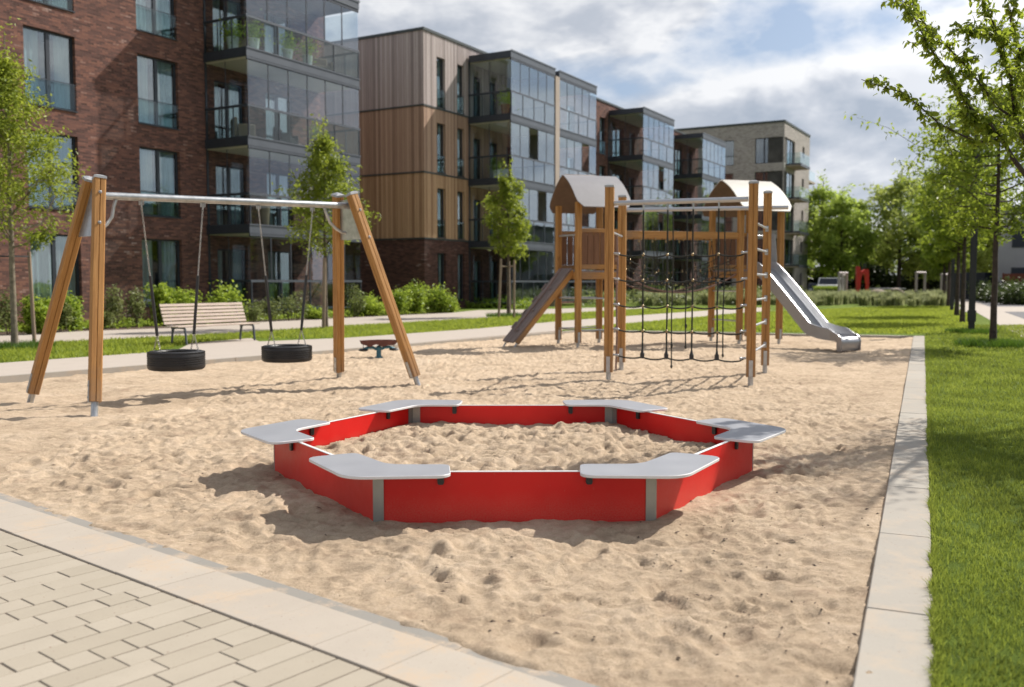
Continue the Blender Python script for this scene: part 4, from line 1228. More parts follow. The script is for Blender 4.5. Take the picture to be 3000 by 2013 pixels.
def wbeam(a, b, wd, ht, name='rail', m=M_LARCH):
    dd = (b - a); L = dd.length; dd.normalize(); x_ = Vector((-dd.y, dd.x, 0)).normalized(); y_ = dd.cross(x_)
    Mx = Matrix(((x_.x, y_.x, dd.x, a.x), (x_.y, y_.y, dd.y, a.y), (x_.z, y_.z, dd.z, a.z), (0, 0, 0, 1)))
    mb = MB(); mb.box((-wd / 2, -ht / 2, 0), (wd / 2, ht / 2, L), bev=.005)
    return obj(name, mb, m, cf, Mx)
def rails(a, b, zf, boards=True):
    dd = (b - a).normalized(); ins_ = .07
    wbeam(up(a + dd * ins_, zf + .98), up(b - dd * ins_, zf + .98), .05, .09)
    wbeam(up(a + dd * ins_, zf + .09), up(b - dd * ins_, zf + .09), .05, .11)
    if boards:
        L = (b - a).length - .16; n = 6; gap = .022
        for k in range(n):
            if k in ():
                continue
            w_ = (L - gap * (n - 1)) / n; s0 = .08 + k * (w_ + gap)
            mb = MB(); mb.box((-.011, s0, zf + .15), (.011, s0 + w_, zf + .93), bev=.003)
            x_ = Vector((-dd.y, dd.x, 0))
            Mx = Matrix(((x_.x, dd.x, 0, a.x), (x_.y, dd.y, 0, a.y), (0, 0, 1, 0), (0, 0, 0, 1)))
            obj('board', mb, M_FENCEW, cf, Mx)
rails(Q2, Q4, zf1); rails(Q1, Q3, zf1); rails(R1, R3, zf2, True); rails(R2 + QA * .02, R2 + QA * .04 + QB * .01 + QA * .2, zf2, False) if False else None
# steel bars round the lower part of the towers
for (a, b) in ((Q1, Q2), (Q2, Q4), (Q1, Q3)):
    for z_ in (zat(Q1, 872), zat(Q1, 961)):
        tubeobj('rung', up(a, z_), up(b, z_), .018, M_STEEL, 8)
for z_ in (zat(R1, 852), zat(R1, 935)): tubeobj('rung', up(R1, z_), up(R2, z_), .018, M_STEEL, 8)
tubeobj('hand_bar', up(Q1, zat(Q1, 692)), up(Q2, zat(Q2, 688)), .020, M_STEEL, 8)
# beams and rope bridge between the towers
zb = zat(Q4, 686)
wbeam(up(Q4, zb), up(R2, zb), .07, .17, 'bridge_beam'); wbeam(up(Q3, zb + .02), up(R1, zb + .02), .07, .15, 'bridge_beam')
BD_ = (R2 - Q4); BLn = BD_.length; BD_.normalize(); BS = Vector((-BD_.y, BD_.x, 0)).normalized(); BWd = ((Q3 - Q4).dot(BS) + (R1 - R2).dot(BS)) / 2
bz = lambda t, sag=.50: zf1 - .05 - sag * 4 * t * (1 - t)
mb = MB()
for s_ in (.12, BWd - .12):
    mb.tube([up(Q4 + BD_ * (BLn * k / 16) + BS * s_, bz(k / 16)) for k in range(17)], .022, 8)
br = obj('rope_bridge', mb, M_ROPEB, cf, smooth=True)
mb = MB(); jb = MB()
for s_ in (.12, BWd - .12):
    for zz, sg in ((.42, .42), (.20, .50)):
        mb.tube([up(Q4 + BD_ * (BLn * k / 16) + BS * s_, bz(k / 16, sg) + zz) for k in range(17)], .010, 6)
    for k in range(1, 17):
        t = k / 17; p = Q4 + BD_ * (BLn * t) + BS * s_
        p2 = Q4 + BD_ * (BLn * (t + (.03 if k % 2 else -.03))) + BS * s_
        mb.tube([up(p, zb - .08), up(p2, bz(t, .42) + .42), up(p, bz(t))], .008, 6)
        jb.sphere(up(p2, bz(t, .42) + .42), .022, 6, 5); jb.sphere(up(p, bz(t, .5) + .20), .019, 6, 5)
        if k % 2: jb.sphere(up(p, zb - .11), .026, 6, 5, sc_=(1, 1, 1.4))
for k in range(22):
    t = (k + .5) / 22; a = up(Q4 + BD_ * (BLn * t) + BS * .12, bz(t)); mb.tube([a, a + BS * (BWd - .24)], .012, 6)
sub(br, 'rope_mesh', mb, M_ROPE, cf, smooth=True); sub(br, 'rope_joint', jb, M_BRASS, cf, smooth=True)

# climbing ramp on the left tower
RC = (Q1 + Q2) / 2 - QA * .05; rw = .36
f0 = (at(1475, 1015) + at(1513, 1021)) / 2
rd_ = Vector((RC.x - f0.x, RC.y - f0.y, 0)); 
rb0 = f0 + Vector((0, 0, .16)); rb1 = up(RC, zf1 + .03)
ra = (rb1 - rb0); rL = ra.length; ra.normalize(); rs = Vector((-ra.y, ra.x, 0)).normalized(); rn = ra.cross(rs)
if rn.z < 0: rn = -rn
Mx = Matrix(((rs.x, rn.x, ra.x, rb0.x), (rs.y, rn.y, ra.y, rb0.y), (rs.z, rn.z, ra.z, rb0.z), (0, 0, 0, 1)))
mb = MB(); mb.box((-rw, 0, -.05), (rw, .045, rL), bev=.005)
for x in (-rw / 3, rw / 3): mb.box((x - .006, .0452, -.04), (x + .006, .051, rL - .01))
ramp = obj('climbing_ramp', mb, M_DECKW, cf, Mx)
mb = MB(); mb.box((-rw - .035, -.115, .0), (-rw + .035, -.001, rL - .02), bev=.005); mb.box((rw - .035, -.115, .0), (rw + .035, -.001, rL - .02), bev=.005)
sub(ramp, 'side_beam', mb, M_LARCH, cf, Mx)
mb = MB()
for s_ in (-rw + .0, rw):
    mb.tube([(s_, -.05, .02), (s_, -.10, -.22)], .022, 8)
sub(ramp, 'steel_foot', mb, M_GALV, cf, Mx, smooth=True)
mb = MB()
for k, s_ in enumerate((.3, .62, .95, 1.3, 1.65)):
    x = .10 if k % 2 else -.12
    mb.sphere((x, .065, s_), .05, 8, 6, sc_=(1.2, .5, .7))
sub(ramp, 'foothold', mb, M_DECKW, cf, Mx, smooth=True)
mb = MB(); mb.tube([(-.05, .085, .25), (.02, .07, .9), (-.03, .08, 1.5), (0, .12, rL - .05)], .016, 8); sub(ramp, 'rope', mb, M_ROPEB, cf, Mx, smooth=True)
mb = MB()
for k in range(4): mb.box((rw - .04, .046, .35 + k * .42), (rw + .035, .075, .55 + k * .42), bev=.004)
sub(ramp, 'edge_block', mb, M_DECKW, cf, Mx)

# steel slide
n0_ = at(2444, 1031); n1_ = at(2516, 1026)
sx = (n1_ - n0_); SWd = .62; sx.normalize()
sd_ = Vector((sx.y, -sx.x, 0))                                                  # direction of travel, towards the viewer
top0 = (R2 + R4) / 2 + QA * .03
endc = (n0_ + n1_) / 2
sdir = Vector((endc.x - top0.x, endc.y - top0.y, 0)); SL = sdir.length; sdir.normalize(); sx = Vector((-sdir.y, sdir.x, 0))
prof = []
zt = zf2 + .02
NS = 30
for i in range(NS + 1):
    t = i / NS; s_ = t * SL
    if t < .06: z_ = zt - .01 * t / .06
    else:
        q = (t - .06) / .94
        lin = zt - 1.62 * q / .60 * .88
        z_ = lin
    prof.append((s_, z_))
def slide_z(t):
    k0, k1 = .05, .66; zb_ = .34
    if t < k0: return zt
    if t < k1:
        q = (t - k0) / (k1 - k0); return zt + (zb_ + .13 - zt) * (q ** 1.06)
    q = (t - k1) / (.95 - k1); q = min(q, 1); return zb_ + .13 * (1 - q) ** 2.2
ring = []; mb = MB(); ts = [i / 34 for i in range(35)]
cen_ = [Vector((top0.x + sdir.x * SL * t, top0.y + sdir.y * SL * t, slide_z(t))) for t in ts]
hw_ = SWd / 2
def wall(t): return .19 if t < .9 else .19 * max(.25, 1 - (t - .9) / .1 * .75)
P = []; n = 0
for i, c in enumerate(cen_):
    tg = (cen_[min(i + 1, 34)] - cen_[max(i - 1, 0)]).normalized(); nr = sx.cross(tg); nr = nr if nr.z > 0 else -nr
    wl = wall(ts[i])
    sec = [(-hw_ - .012, -.10), (-hw_ - .012, wl - .01), (-hw_ - .004, wl), (-hw_ + .014, wl), (-hw_ + .02, wl - .012), (-hw_ + .02, .05), (-hw_ + .035, .015), (-hw_ + .07, 0), (hw_ - .07, 0), (hw_ - .035, .015), (hw_ - .02, .05), (hw_ - .02, wl - .012), (hw_ - .014, wl), (hw_ + .004, wl), (hw_ + .012, wl - .01), (hw_ + .012, -.10)]
    n = len(sec)
    P += [c + sx * a + nr * b for a, b in sec]
F = []; mi = []
for i in range(34):
    for k in range(n - 1):
        F.append((i * n + k, i * n + k + 1, (i + 1) * n + k + 1, (i + 1) * n + k))
mb.add(P, F)
slide = obj('slide', mb, M_STEEL, cf, smooth=True)
mb = MB(); ec = cen_[-1]
prof_ = []
for k in range(9):
    an = math.pi / 2 - math.pi * .62 * k / 8
    prof_.append((math.cos(an) * .13, math.sin(an) * .13 - .13))
prof_ += [(prof_[-1][0] - .06, -.33), (prof_[-1][0] - .085, -.33)]
Pa = [ec - sx * (hw_ - .02) + sdir * a + Vector((0, 0, b)) for a, b in prof_]; Pb = [ec + sx * (hw_ - .02) + sdir * a + Vector((0, 0, b)) for a, b in prof_]
m_ = len(prof_)
mb.add(Pa + Pb, [(k, k + 1, m_ + k + 1, m_ + k) for k in range(m_ - 1)])
sub(slide, 'run_out_lip', mb, M_STEEL, cf, smooth=True)
mb = MB()
for s_ in (-1, 1):
    c = ec + sx * s_ * hw_
    pl = [(-.22, .10), (-.10, .085), (.02, .05), (.10, -.01), (.135, -.10), (.13, -.34), (-.01, -.34), (-.02, -.12), (-.08, -.10), (-.22, -.10)]
    Mq = Matrix(((sdir.x, 0, sx.x, c.x), (sdir.y, 0, sx.y, c.y), (0, 1, 0, c.z), (0, 0, 0, 1)))
    mb.prism(fillet(pl, [0, .05, .06, .06, .05, .02, .02, .05, .03, 0], 4), -.014, .014, M=Mq)
sub(slide, 'slide_foot', mb, M_STEELD, cf)
for s_ in (-1, 1):
    c = top0 + sx * s_ * (hw_ + .03)
    Mq = Matrix(((sdir.x, 0, sx.x, c.x), (sdir.y, 0, sx.y, c.y), (0, 1, 0, 0), (0, 0, 0, 1)))
    mb = MB(); mb.prism(fillet([(-.16, zt - .15), (.16, zt - .15), (.20, zt + .25), (.12, zt + .92), (-.16, zt + .92)], [.02, .04, .1, .08, .02], 4), -.012, .012, M=Mq)
    obj('side_panel', mb, M_CAP, cf)
tubeobj('hand_bar', up(top0, zt + .85) - sx * (hw_ + .04), up(top0, zt + .85) + sx * (hw_ + .04), .02, M_STEEL, 10)

# ------------------------------------------------------------------ bench
b0_ = at(522, 1017); b1_ = at(722, 1003)
bd = (b1_ - b0_); BLn2 = bd.length; bd.normalize(); bf = Vector((bd.y, -bd.x, 0))      # faces the sand
bm = (b0_ + b1_) / 2
bench = thing('park_bench', 'slatted pale wooden bench with grey metal legs beside the path', 'bench', bm)
Mb = Matrix(((bd.x, bf.x, 0, bm.x), (bd.y, bf.y, 0, bm.y), (0, 0, 1, .056), (0, 0, 0, 1)))
Lh = BLn2 / 2 + .22
mb = MB()
for k in range(6):
    z = .50 + k * .088; y = -.235 - k * .030
    mb.fbox((Vector((0, y, z)), Vector((1, 0, 0)), Vector((0, -.32, .947)), Vector((0, .947, .32))), -Lh, Lh, 0, .070, -.014, .014, 0, 0, .004)
obj('backrest', mb, wood_mat('bench_slats', (0.36, 0.27, 0.22), (0.52, 0.42, 0.35), (0.60, 0.50, 0.43), 0.6, axis=0), bench, Mb)
mb = MB()
for k in range(5):
    y = -.19 + k * .098
    mb.fbox((Vector((0, y, .44)), Vector((1, 0, 0)), Vector((0, 1, 0)), Vector((0, 0, 1))), -Lh, Lh, 0, .084, 0, .032, 0, 0, .004)
obj('seat', mb, bpy.data.materials['bench_slats'], bench, Mb)
for sx_ in (-1, 1):
    x = sx_ * (BLn2 / 2)
    mb = MB()
    pts = [(x, -.24, .01), (x, -.20, .30), (x, -.17, .39), (x, -.10, .425), (x, .22, .425), (x, .27, .40), (x, .285, .30), (x, .32, .01)]
    for a, b in zip(pts[:-1], pts[1:]): mb.bar(a, b, .055, .035, up=(1, 0, 0), bev=.003)
    mb.bar((x, -.20, .36), (x, -.44, 1.02), .05, .022, up=(1, 0, 0), bev=.003)
    obj('leg', mb, M_ANTHL, bench, Mb)

# ------------------------------------------------------------------ spinner / rocker in the sand
rc = at(1110, 1047)
rk = thing('spring_rocker', 'small rocker with brown curved board on a teal post in the sand', 'rocker', rc)
sr = Matrix.Translation(rc) @ Matrix.Rotation(R(18), 4, 'Z')
mb = MB(); mb.tube([(0, 0, -.1), (0, 0, .02)], .085, 14); mb.tube([(0, 0, 0), (0, 0, .20)], [.055, .048], 14); mb.sphere((0, 0, .20), .06, 12, 8)
obj('post', mb, M_TEAL, rk, sr, smooth=True)
for s_ in (-1, 1):
    mb = MB(); pts = [(s_ * .05, 0, .17), (s_ * .12, 0, .215), (s_ * .22, 0, .22), (s_ * .30, 0, .19), (s_ * .36, 0, .165)]
    mb.tube(pts, [.03, .03, .03, .028, .022], 10)
    arm = obj('arm', mb, M_TEAL, rk, sr, smooth=True)
    mb = MB(); mb.sphere((s_ * .33, 0, .165), .11, 14, 8, sc_=(1.0, .8, .30)); sub(arm, 'pad', mb, M_BLACK, rk, sr, smooth=True)
    mb = MB(); mb.tube([(s_ * .33, .02, .17), (s_ * .33, .02, .30)], .010, 8); sub(arm, 'handle', mb, M_STEEL, rk, sr, smooth=True)
pl = [(-.40, .365), (-.385, .345), (-.36, .285), (-.27, .262), (-.23, .235), (-.17, .235), (-.14, .265), (-.07, .285), (0, .262), (.05, .24), (.12, .24), (.17, .262), (.30, .262), (.355, .29), (.40, .365), (.2, .374), (0, .376), (-.2, .372)]
mb = MB()
for y0 in (-.11, .085):
    mb.prism(pl, y0, y0 + .025, M=sr @ Matrix(((1, 0, 0, 0), (0, 0, 1, 0), (0, 1, 0, 0), (0, 0, 0, 1))))
obj('side_board', mb, M_RUST, rk)
mb = MB(); mb.box((-.37, -.084, .340), (.37, .084, .358), bev=.003); obj('board', mb, M_RUST, rk, sr)

# ------------------------------------------------------------------ leaves, trees, shrubs, grass
def leaves_np(C, size, rg, droop=0.0, up_bias=0.3, asp=0.42, fold=0.25, fine=False):
    """C (n,3) leaf base points -> V,F triangles"""
    n = len(C)
    dirv = rg.normal(size=(n, 3)); dirv[:, 2] = dirv[:, 2] * 0.7 - droop; dirv /= np.linalg.norm(dirv, axis=1)[:, None]
    nn = rg.normal(size=(n, 3)); nn[:, 2] += up_bias * 3
    s_ = np.cross(dirv, nn); s_ /= np.linalg.norm(s_, axis=1)[:, None] + 1e-9
    nv = np.cross(s_, dirv)
    L = (size * rg.uniform(0.65, 1.25, n))[:, None]; W = L * asp
    base = C; mid = C + dirv * L * 0.48
    a = mid + s_ * W * 0.5 + nv * L * fold * 0.3; b = mid - s_ * W * 0.5 + nv * L * fold * 0.3; tip = C + dirv * L - nv * L * fold * 0.35
    if not fine:
        V = np.stack([base, a, tip, b], 1).reshape(-1, 3)
        i = np.arange(n) * 4
        F = np.concatenate([np.stack([i, i + 1, i + 2], 1), np.stack([i, i + 2, i + 3], 1)])
        return V, F
    m1 = C + dirv * L * 0.30 - nv * L * fold * .05; m2 = C + dirv * L * 0.66 - nv * L * fold * .14
    u = nv * L * fold * .22
    V = np.stack([base, m1 + s_ * W * .5 + u, m2 + s_ * W * .40 + u * .6, tip, m2 - s_ * W * .40 + u * .6, m1 - s_ * W * .5 + u, m1, m2], 1).reshape(-1, 3)
    i = np.arange(n) * 8
    F = np.concatenate([np.stack([i + p, i + q, i + r_], 1) for p, q, r_ in ((0, 1, 6), (6, 1, 2), (6, 2, 7), (7, 2, 3), (7, 3, 4), (7, 4, 6), (6, 4, 5), (6, 5, 0))])
    return V, F
def leaf_mesh(name, C, size, rg, m, clump=None, **kw):
    V, F = leaves_np(C, size, rg, **kw)
    n = len(C)
    if clump is None: clump = rg.random(n)
    v = np.clip(clump * 0.75 + rg.random(n) * 0.4 - 0.05, 0, 1)
    return mesh_np(name, V, F, [m], np.concatenate([v] * (len(F) // n)))

def make_tree(label, base, H, r0, cb, Rc, nleaf, lsize, seed, m_leaf, m_bark, group=None, nlimb=26, shape='egg', lean=(0, 0), twig=4, spread=.17, name='tree', cat='tree', apex=1.0, low=.35):
    rg = np.random.default_rng(seed)
    t = thing(name, label, cat, base, 0, group)
    b = Vector(base)
    pts = []; N = 12
    wob = rg.normal(size=(N + 1, 2)) * 0.012 * H / 6
    for i in range(N + 1):
        f = i / N
        pts.append(b + Vector((lean[0] * f + wob[i, 0] * f, lean[1] * f + wob[i, 1] * f, H * .97 * f - (.1 if i == 0 else 0))))
    mb = MB()
    rad = [r0 * (1.25 if i == 0 else 1) * (1 - .9 * (i / N) ** 1.1) + .004 for i in range(N + 1)]
    mb.tube(pts, rad, 10)
    def trunk_at(f):
        k = min(N - 1, int(f * N)); q = f * N - k
        return pts[k].lerp(pts[k + 1], q)
    tips = []; cl = []
    def prof(u):
        if shape == 'egg': return (math.sin(math.pi * min(1, (u * .86 + .10)) ** .85) ** .75) * (1 - .35 * u)
        if shape == 'cone': return max(.12, (1 - u) ** .75) * min(1, u * 5 + low)
        return math.sqrt(max(0.02, 1 - (2 * u - .92) ** 2)) if u < .96 else .25
    for i in range(nlimb):
        u = (i + .5 * rg.random()) / nlimb; f = (cb + (H - cb) * u * .92) / (H * .97)
        st = trunk_at(min(.985, f * .93)); an = i * 2.4 + rg.uniform(-.5, .5)
        out = Rc * prof(u) * rg.uniform(.65, 1.12)
        rise = (.25 + .75 * (1 - u)) * out * rg.uniform(.35, .8) * (1.2 if shape != 'round' else .8)
        en = st + Vector((math.cos(an) * out, math.sin(an) * out, rise))
        m1 = st.lerp(en, .35) + Vector((0, 0, -.06 * out)) + Vector(tuple(rg.normal(size=3) * .05 * out)); m2 = st.lerp(en, .7) + Vector(tuple(rg.normal(size=3) * .06 * out))
        rb = r0 * (.42 - .28 * u) * min(1.0, out / Rc + .3)
        mb.tube([st, m1, m2, en], [rb, rb * .7, rb * .42, rb * .12], 5, cap=False)
        c0 = rg.random()
        segs = [(st.lerp(m1, .6), m2), (m1, m2), (m2, en)]
        for k in range(twig):
            a_, b__ = segs[int(rg.integers(0, 3))]; p = a_.lerp(b__, rg.random())
            q = p + Vector(tuple(rg.normal(size=3) * .26 * out)) + Vector((math.cos(an), math.sin(an), .5)) * .16 * out
            mb.tube([p, p.lerp(q, .5) + Vector(tuple(rg.normal(size=3) * .03 * out)), q], [rb * .35, rb * .22, rb * .08], 4, cap=False)
            tips.append((p, q, c0 * .6 + rg.random() * .4, .8))
        tips.append((m1, m2, c0, .8)); tips.append((m2, en, c0, 1.3))
    tips.append((trunk_at(.85), trunk_at(1.0) + Vector((0, 0, .03 * H)), rg.random(), 1.5))
    wsum = np.array([w_ for *_, w_ in tips]); cnt = rg.multinomial(nleaf, wsum / wsum.sum())
    C = []; K = []
    for (p, q, c_, w_), n in zip(tips, cnt):
        if n == 0: continue
        f = rg.random(n) ** .8
        pp = np.array(p)[None] * (1 - f[:, None]) + np.array(q)[None] * f[:, None]
        # leaves gather into small tufts along the twig
        nt = max(1, n // 14); tc_ = rg.normal(size=(nt, 3)) * spread * Rc * .55; idx = rg.integers(0, nt, n)
        pp = pp + tc_[idx] * np.array([1, 1, .8]) + rg.normal(size=(n, 3)) * spread * Rc * .28
        C.append(pp); K.append(np.clip(c_ + rg.normal(size=nt)[idx] * .2, 0, 1))
    C = np.concatenate(C); K = np.concatenate(K)
    off = np.array(base)
    obj('trunk', mb, m_bark, t, smooth=True)
    me = leaf_mesh('crown', C - off, lsize, rg, m_leaf, K, droop=.35)
    link('crown', me, t)
    return t

def stake(root, a, b, r=.035):
    dd = (b - a); L = dd.length; q = dd.to_track_quat('Z', 'Y').to_matrix().to_4x4()
    Mx = Matrix.Translation(a) @ q
    mb = MB(); mb.tube([(0, 0, -.1), (0, 0, L * .5), (0, 0, L)], [r, r * .96, r * .92], 10)
    return obj('stake', mb, M_STAKE, root, Mx, smooth=True)

# young trees with stakes in the left grass
tb = at(44, 1027)
t1 = make_tree('young leafy tree with one stake at the left edge, beside the swing', tb, zat(tb, 62), .075, 2.55, 1.72, 10500, .115, 21, M_LEAF_Y, M_BARKL, nlimb=30, twig=5, shape='cone', low=.55, group='young staked trees on the grass strip')
stake(t1, at(102, 1018), atY(85, 738, at(102, 1018).y), .045)
mb = MB(); s_ = atY(85, 752, at(102, 1018).y); mb.tube([up(tb, s_.z - .02) - Vector((.9, -.2, 0)), up(tb, s_.z - .02), s_], .020, 6); obj('tie', mb, M_BLACK, t1)
tb = at(955, 966)
t2 = make_tree('young leafy tree behind the right swing legs, before the glazed balconies', tb, zat(tb, 338), .07, 2.7, 1.62, 8500, .145, 33, M_LEAF_Y, M_BARK, nlimb=28, twig=5, shape='cone', low=.6, group='young staked trees on the grass strip')
stake(t2, at(948, 968), atY(951, 755, at(948, 968).y), .065)
tb = at(1489.5, 931)
t3 = make_tree('slim young tree held by three stakes left of the climbing ramp', tb, zat(tb, 466), .075, 2.8, 1.28, 7000, .17, 47, M_LEAF_Y, M_BARK, nlimb=26, twig=5, shape='egg', group='young staked trees on the grass strip')
for (a, b) in (((1461, 934), (1468, 758)), ((1506, 935), (1507, 762)), ((1494, 928), (1491, 765))):
    p = at(*a); stake(t3, p, atY(b[0], b[1], p.y), .055)
mb = MB(); mb.tube([atY(1465, 780, at(1461, 934).y), atY(1490, 781, tb.y), atY(1508, 780, at(1506, 935).y)], .035, 6); obj('tie', mb, M_STAKE, t3)

# the row on the right
row = [((2908, 1020), .078, 6.9, 2.95, 7800, .145, 61), ((2819, 950), .088, 7.6, 3.1, 6800, .20, 62), ((2802.5, 930), .098, 7.6, 3.1, 5800, .24, 63), ((2778, 901), .11, 7.6, 3.0, 6000, .31, 64), ((2764, 884), .14, 7.8, 3.0, 6000, .36, 65)]
labs = ['nearest whole tree of the right-hand row, thin dark trunk in a grass tuft', 'second tree trunk behind the tall dark lamp post in the row', 'third row tree, slender, just before the second lamp post',
        'fourth row tree half hidden by the lamp post, yellowish crown', 'farthest tree of the row where the ornamental grasses end']
for (p_, r_, H_, cb_, nl, ls, sd), lb in zip(row, labs):
    make_tree(lb, at(*p_), H_, r_, cb_, 1.95, nl, ls, sd, M_LEAF_R, M_BARKD, group='trees in a row along the footpath', nlimb=34, twig=5, shape='round', spread=.12)

# large near tree reaching in from the right
nb = Vector((6.75, 10.6, .05))
nt_ = thing('tree', 'near tree reaching long leafy branches into the upper right corner', 'tree', nb, 0)
mb = MB(); rg = np.random.default_rng(90)
lim = {
 'A': [(3040, 560), (2966, 462), (2947, 427), (2921, 395), (2895, 356), (2836, 312), (2804, 257), (2773, 201), (2721, 138), (2682, 59), (2655, 15)],
 'B': [(2950, 432), (2931, 409), (2875, 415), (2824, 399), (2753, 364), (2690, 308), (2638, 269), (2579, 253), (2524, 233)],
 'C': [(3030, 470), (3000, 411), (2974, 348), (2965, 257), (2958, 210), (2935, 166), (2925, 100), (2911, 71), (2879, -5), (2850, -80)],
 'D': [(2960, 340), (2919, 312), (2875, 253), (2848, 213), (2792, 154), (2721, 79), (2660, 30), (2600, -40)],
 'E': [(3060, 380), (3010, 300), (2975, 240), (2990, 150), (2960, 60), (2990, -40)],
 'F': [(2974, 390), (2940, 372), (2900, 392), (2860, 350), (2830, 330)],
 'G': [(2960, 120), (2900, 100), (2850, 95), (2812, 84)],
 'H': [(3070, 560), (3030, 500), (3010, 420), (3020, 330), (3000, 200)],
}
depth = {'A': (9.9, 9.2), 'B': (9.85, 8.9), 'C': (10.1, 9.7), 'D': (10.0, 9.6), 'E': (10.6, 10.9), 'F': (9.9, 9.5), 'G': (9.8, 9.4), 'H': (10.4, 10.4)}
tips = []
for k, pth in lim.items():
    d0, d1 = depth[k]; P = [atY(x, y, d0 + (d1 - d0) * i / (len(pth) - 1)) for i, (x, y) in enumerate(pth)]
    r0 = .026 if k in 'AC' else (.03 if k in 'EH' else .014)
    mb.tube(P, [max(.0035, r0 * (1 - i / len(P)) ** .9) for i in range(len(P))], 8)
    for i in range(1, len(P)):
        tips.append((P[i - 1], P[i], (k, i, len(P))))
tr = nb
hub = atY(3130, 640, 10.5)
mb.tube([nb - Vector((0, 0, .1)), nb.lerp(hub, .5) + Vector((.1, 0, 0)), hub], [.115, .09, .065], 12)
for k in 'AEHC':
    st = atY(*lim[k][0], depth[k][0]); mb.tube([hub - Vector((0, 0, .25)), hub.lerp(st, .5), st], [.05, .038, .026], 8)
# other limbs outside the picture carry the rest of the crown
for i in range(26):
    an = rg.uniform(-1.2, 1.3); out = rg.uniform(.5, 2.3); hz = rg.uniform(.0, 3.4)
    en = hub + Vector((math.cos(an) * out + .6, math.sin(an) * out, .6 + hz)); m_ = hub.lerp(en, .5) + Vector((0, 0, .15))
    mb.tube([hub, m_, en], [.045, .028, .008], 6, cap=False)
    for j in range(5):
        p = m_.lerp(en, rg.random()); q = p + Vector(tuple(rg.normal(size=3) * .4)); tips.append((p, q, None)); mb.tube([p, q], [.008, .003], 4, cap=False)
C = []
K = []
for (p, q, tg) in tips:
    L = (q - p).length
    if tg is None:
        n = int(rg.integers(55, 80)); sp = .17
        C.append(np.array(p)[None] + (np.array(q) - np.array(p))[None] * rg.random((n, 1)) + rg.normal(size=(n, 3)) * sp); K.append(rg.random(n)); continue
    k, i, N = tg; f = i / N
    base_f = {'A': .30, 'B': .22, 'C': .2, 'D': .15, 'E': .0, 'F': .0, 'G': .1, 'H': .0}[k]
    ntw = int(L * (18 if k == 'B' else 36)) + 2
    if f < base_f: ntw = 1
    for _ in range(ntw):
        s0 = p.lerp(q, rg.random()); ln = rg.uniform(.06, .30) * (.55 if k == 'B' else (1.0 if f > .2 else .8)) * (1.15 - .5 * f)
        dv = Vector(tuple(rg.normal(size=3))); dv.y *= .8; dv.normalize(); dv = (dv + (q - p).normalized() * .6 + Vector((0, 0, .15))).normalized()
        e = s0 + dv * ln
        mb.tube([s0, s0.lerp(e, .5) + Vector((0, 0, .01)), e], [.0035, .0028, .0018], 4, cap=False)
        n = int(4 + ln * 44); ff = rg.random((n, 1))
        C.append(np.array(s0)[None] + (np.array(e) - np.array(s0))[None] * ff + rg.normal(size=(n, 3)) * .012); K.append(np.clip(rg.random() * .7 + rg.random(n) * .4, 0, 1))
C = np.concatenate(C); K = np.concatenate(K)
obj('trunk', mb, M_BARKD, nt_, smooth=True)
link('crown', leaf_mesh('crown', C - np.array(nb),  .070, rg, M_LEAF_N, K, droop=.8, asp=.46, fold=.5, fine=True), nt_)

# shrubs
def make_shrub(label, p, wd, ht, n, ls, seed, m, group, bare=.0, cat='shrub'):
    rg = np.random.default_rng(seed); t = thing('shrub', label, cat, p, 0, group)
    mb = MB(); C = []; K = []
    ns = max(4, int(wd * 9))
    for i in range(ns):
        an = rg.uniform(0, 6.28); rr = wd / 2 * math.sqrt(rg.random()); hh = ht * rg.uniform(.6, 1.08) * (1 - .35 * (rr / (wd / 2)) ** 2)
        a = Vector((p[0] + math.cos(an) * rr * .4, p[1] + math.sin(an) * rr * .4, p[2] - .05)); b = Vector((p[0] + math.cos(an) * rr, p[1] + math.sin(an) * rr, p[2] + hh))
        m_ = a.lerp(b, .5) + Vector(tuple(rg.normal(size=3) * .04)); mb.tube([a, m_, b], [.014, .010, .004], 5, cap=False)
        k = int(n / ns); f = bare + (1 - bare) * rg.random((k, 1)) ** .8
        C.append(np.array(a)[None] + (np.array(b) - np.array(a))[None] * f + rg.normal(size=(k, 3)) * np.array([.11, .11, .08]) * (wd ** .5) * 1.1); K.append(np.clip(rg.random() + rg.normal(size=k) * .15, 0, 1))
    C = np.concatenate(C); K = np.concatenate(K); C = C[C[:, 2] > p[2] + .02] if True else C
    obj('stem', mb, M_BARK, t); link('foliage', leaf_mesh('foliage', C - np.array(p), ls, rg, m, K[:len(C)], up_bias=.6, asp=.55), t)
    return t
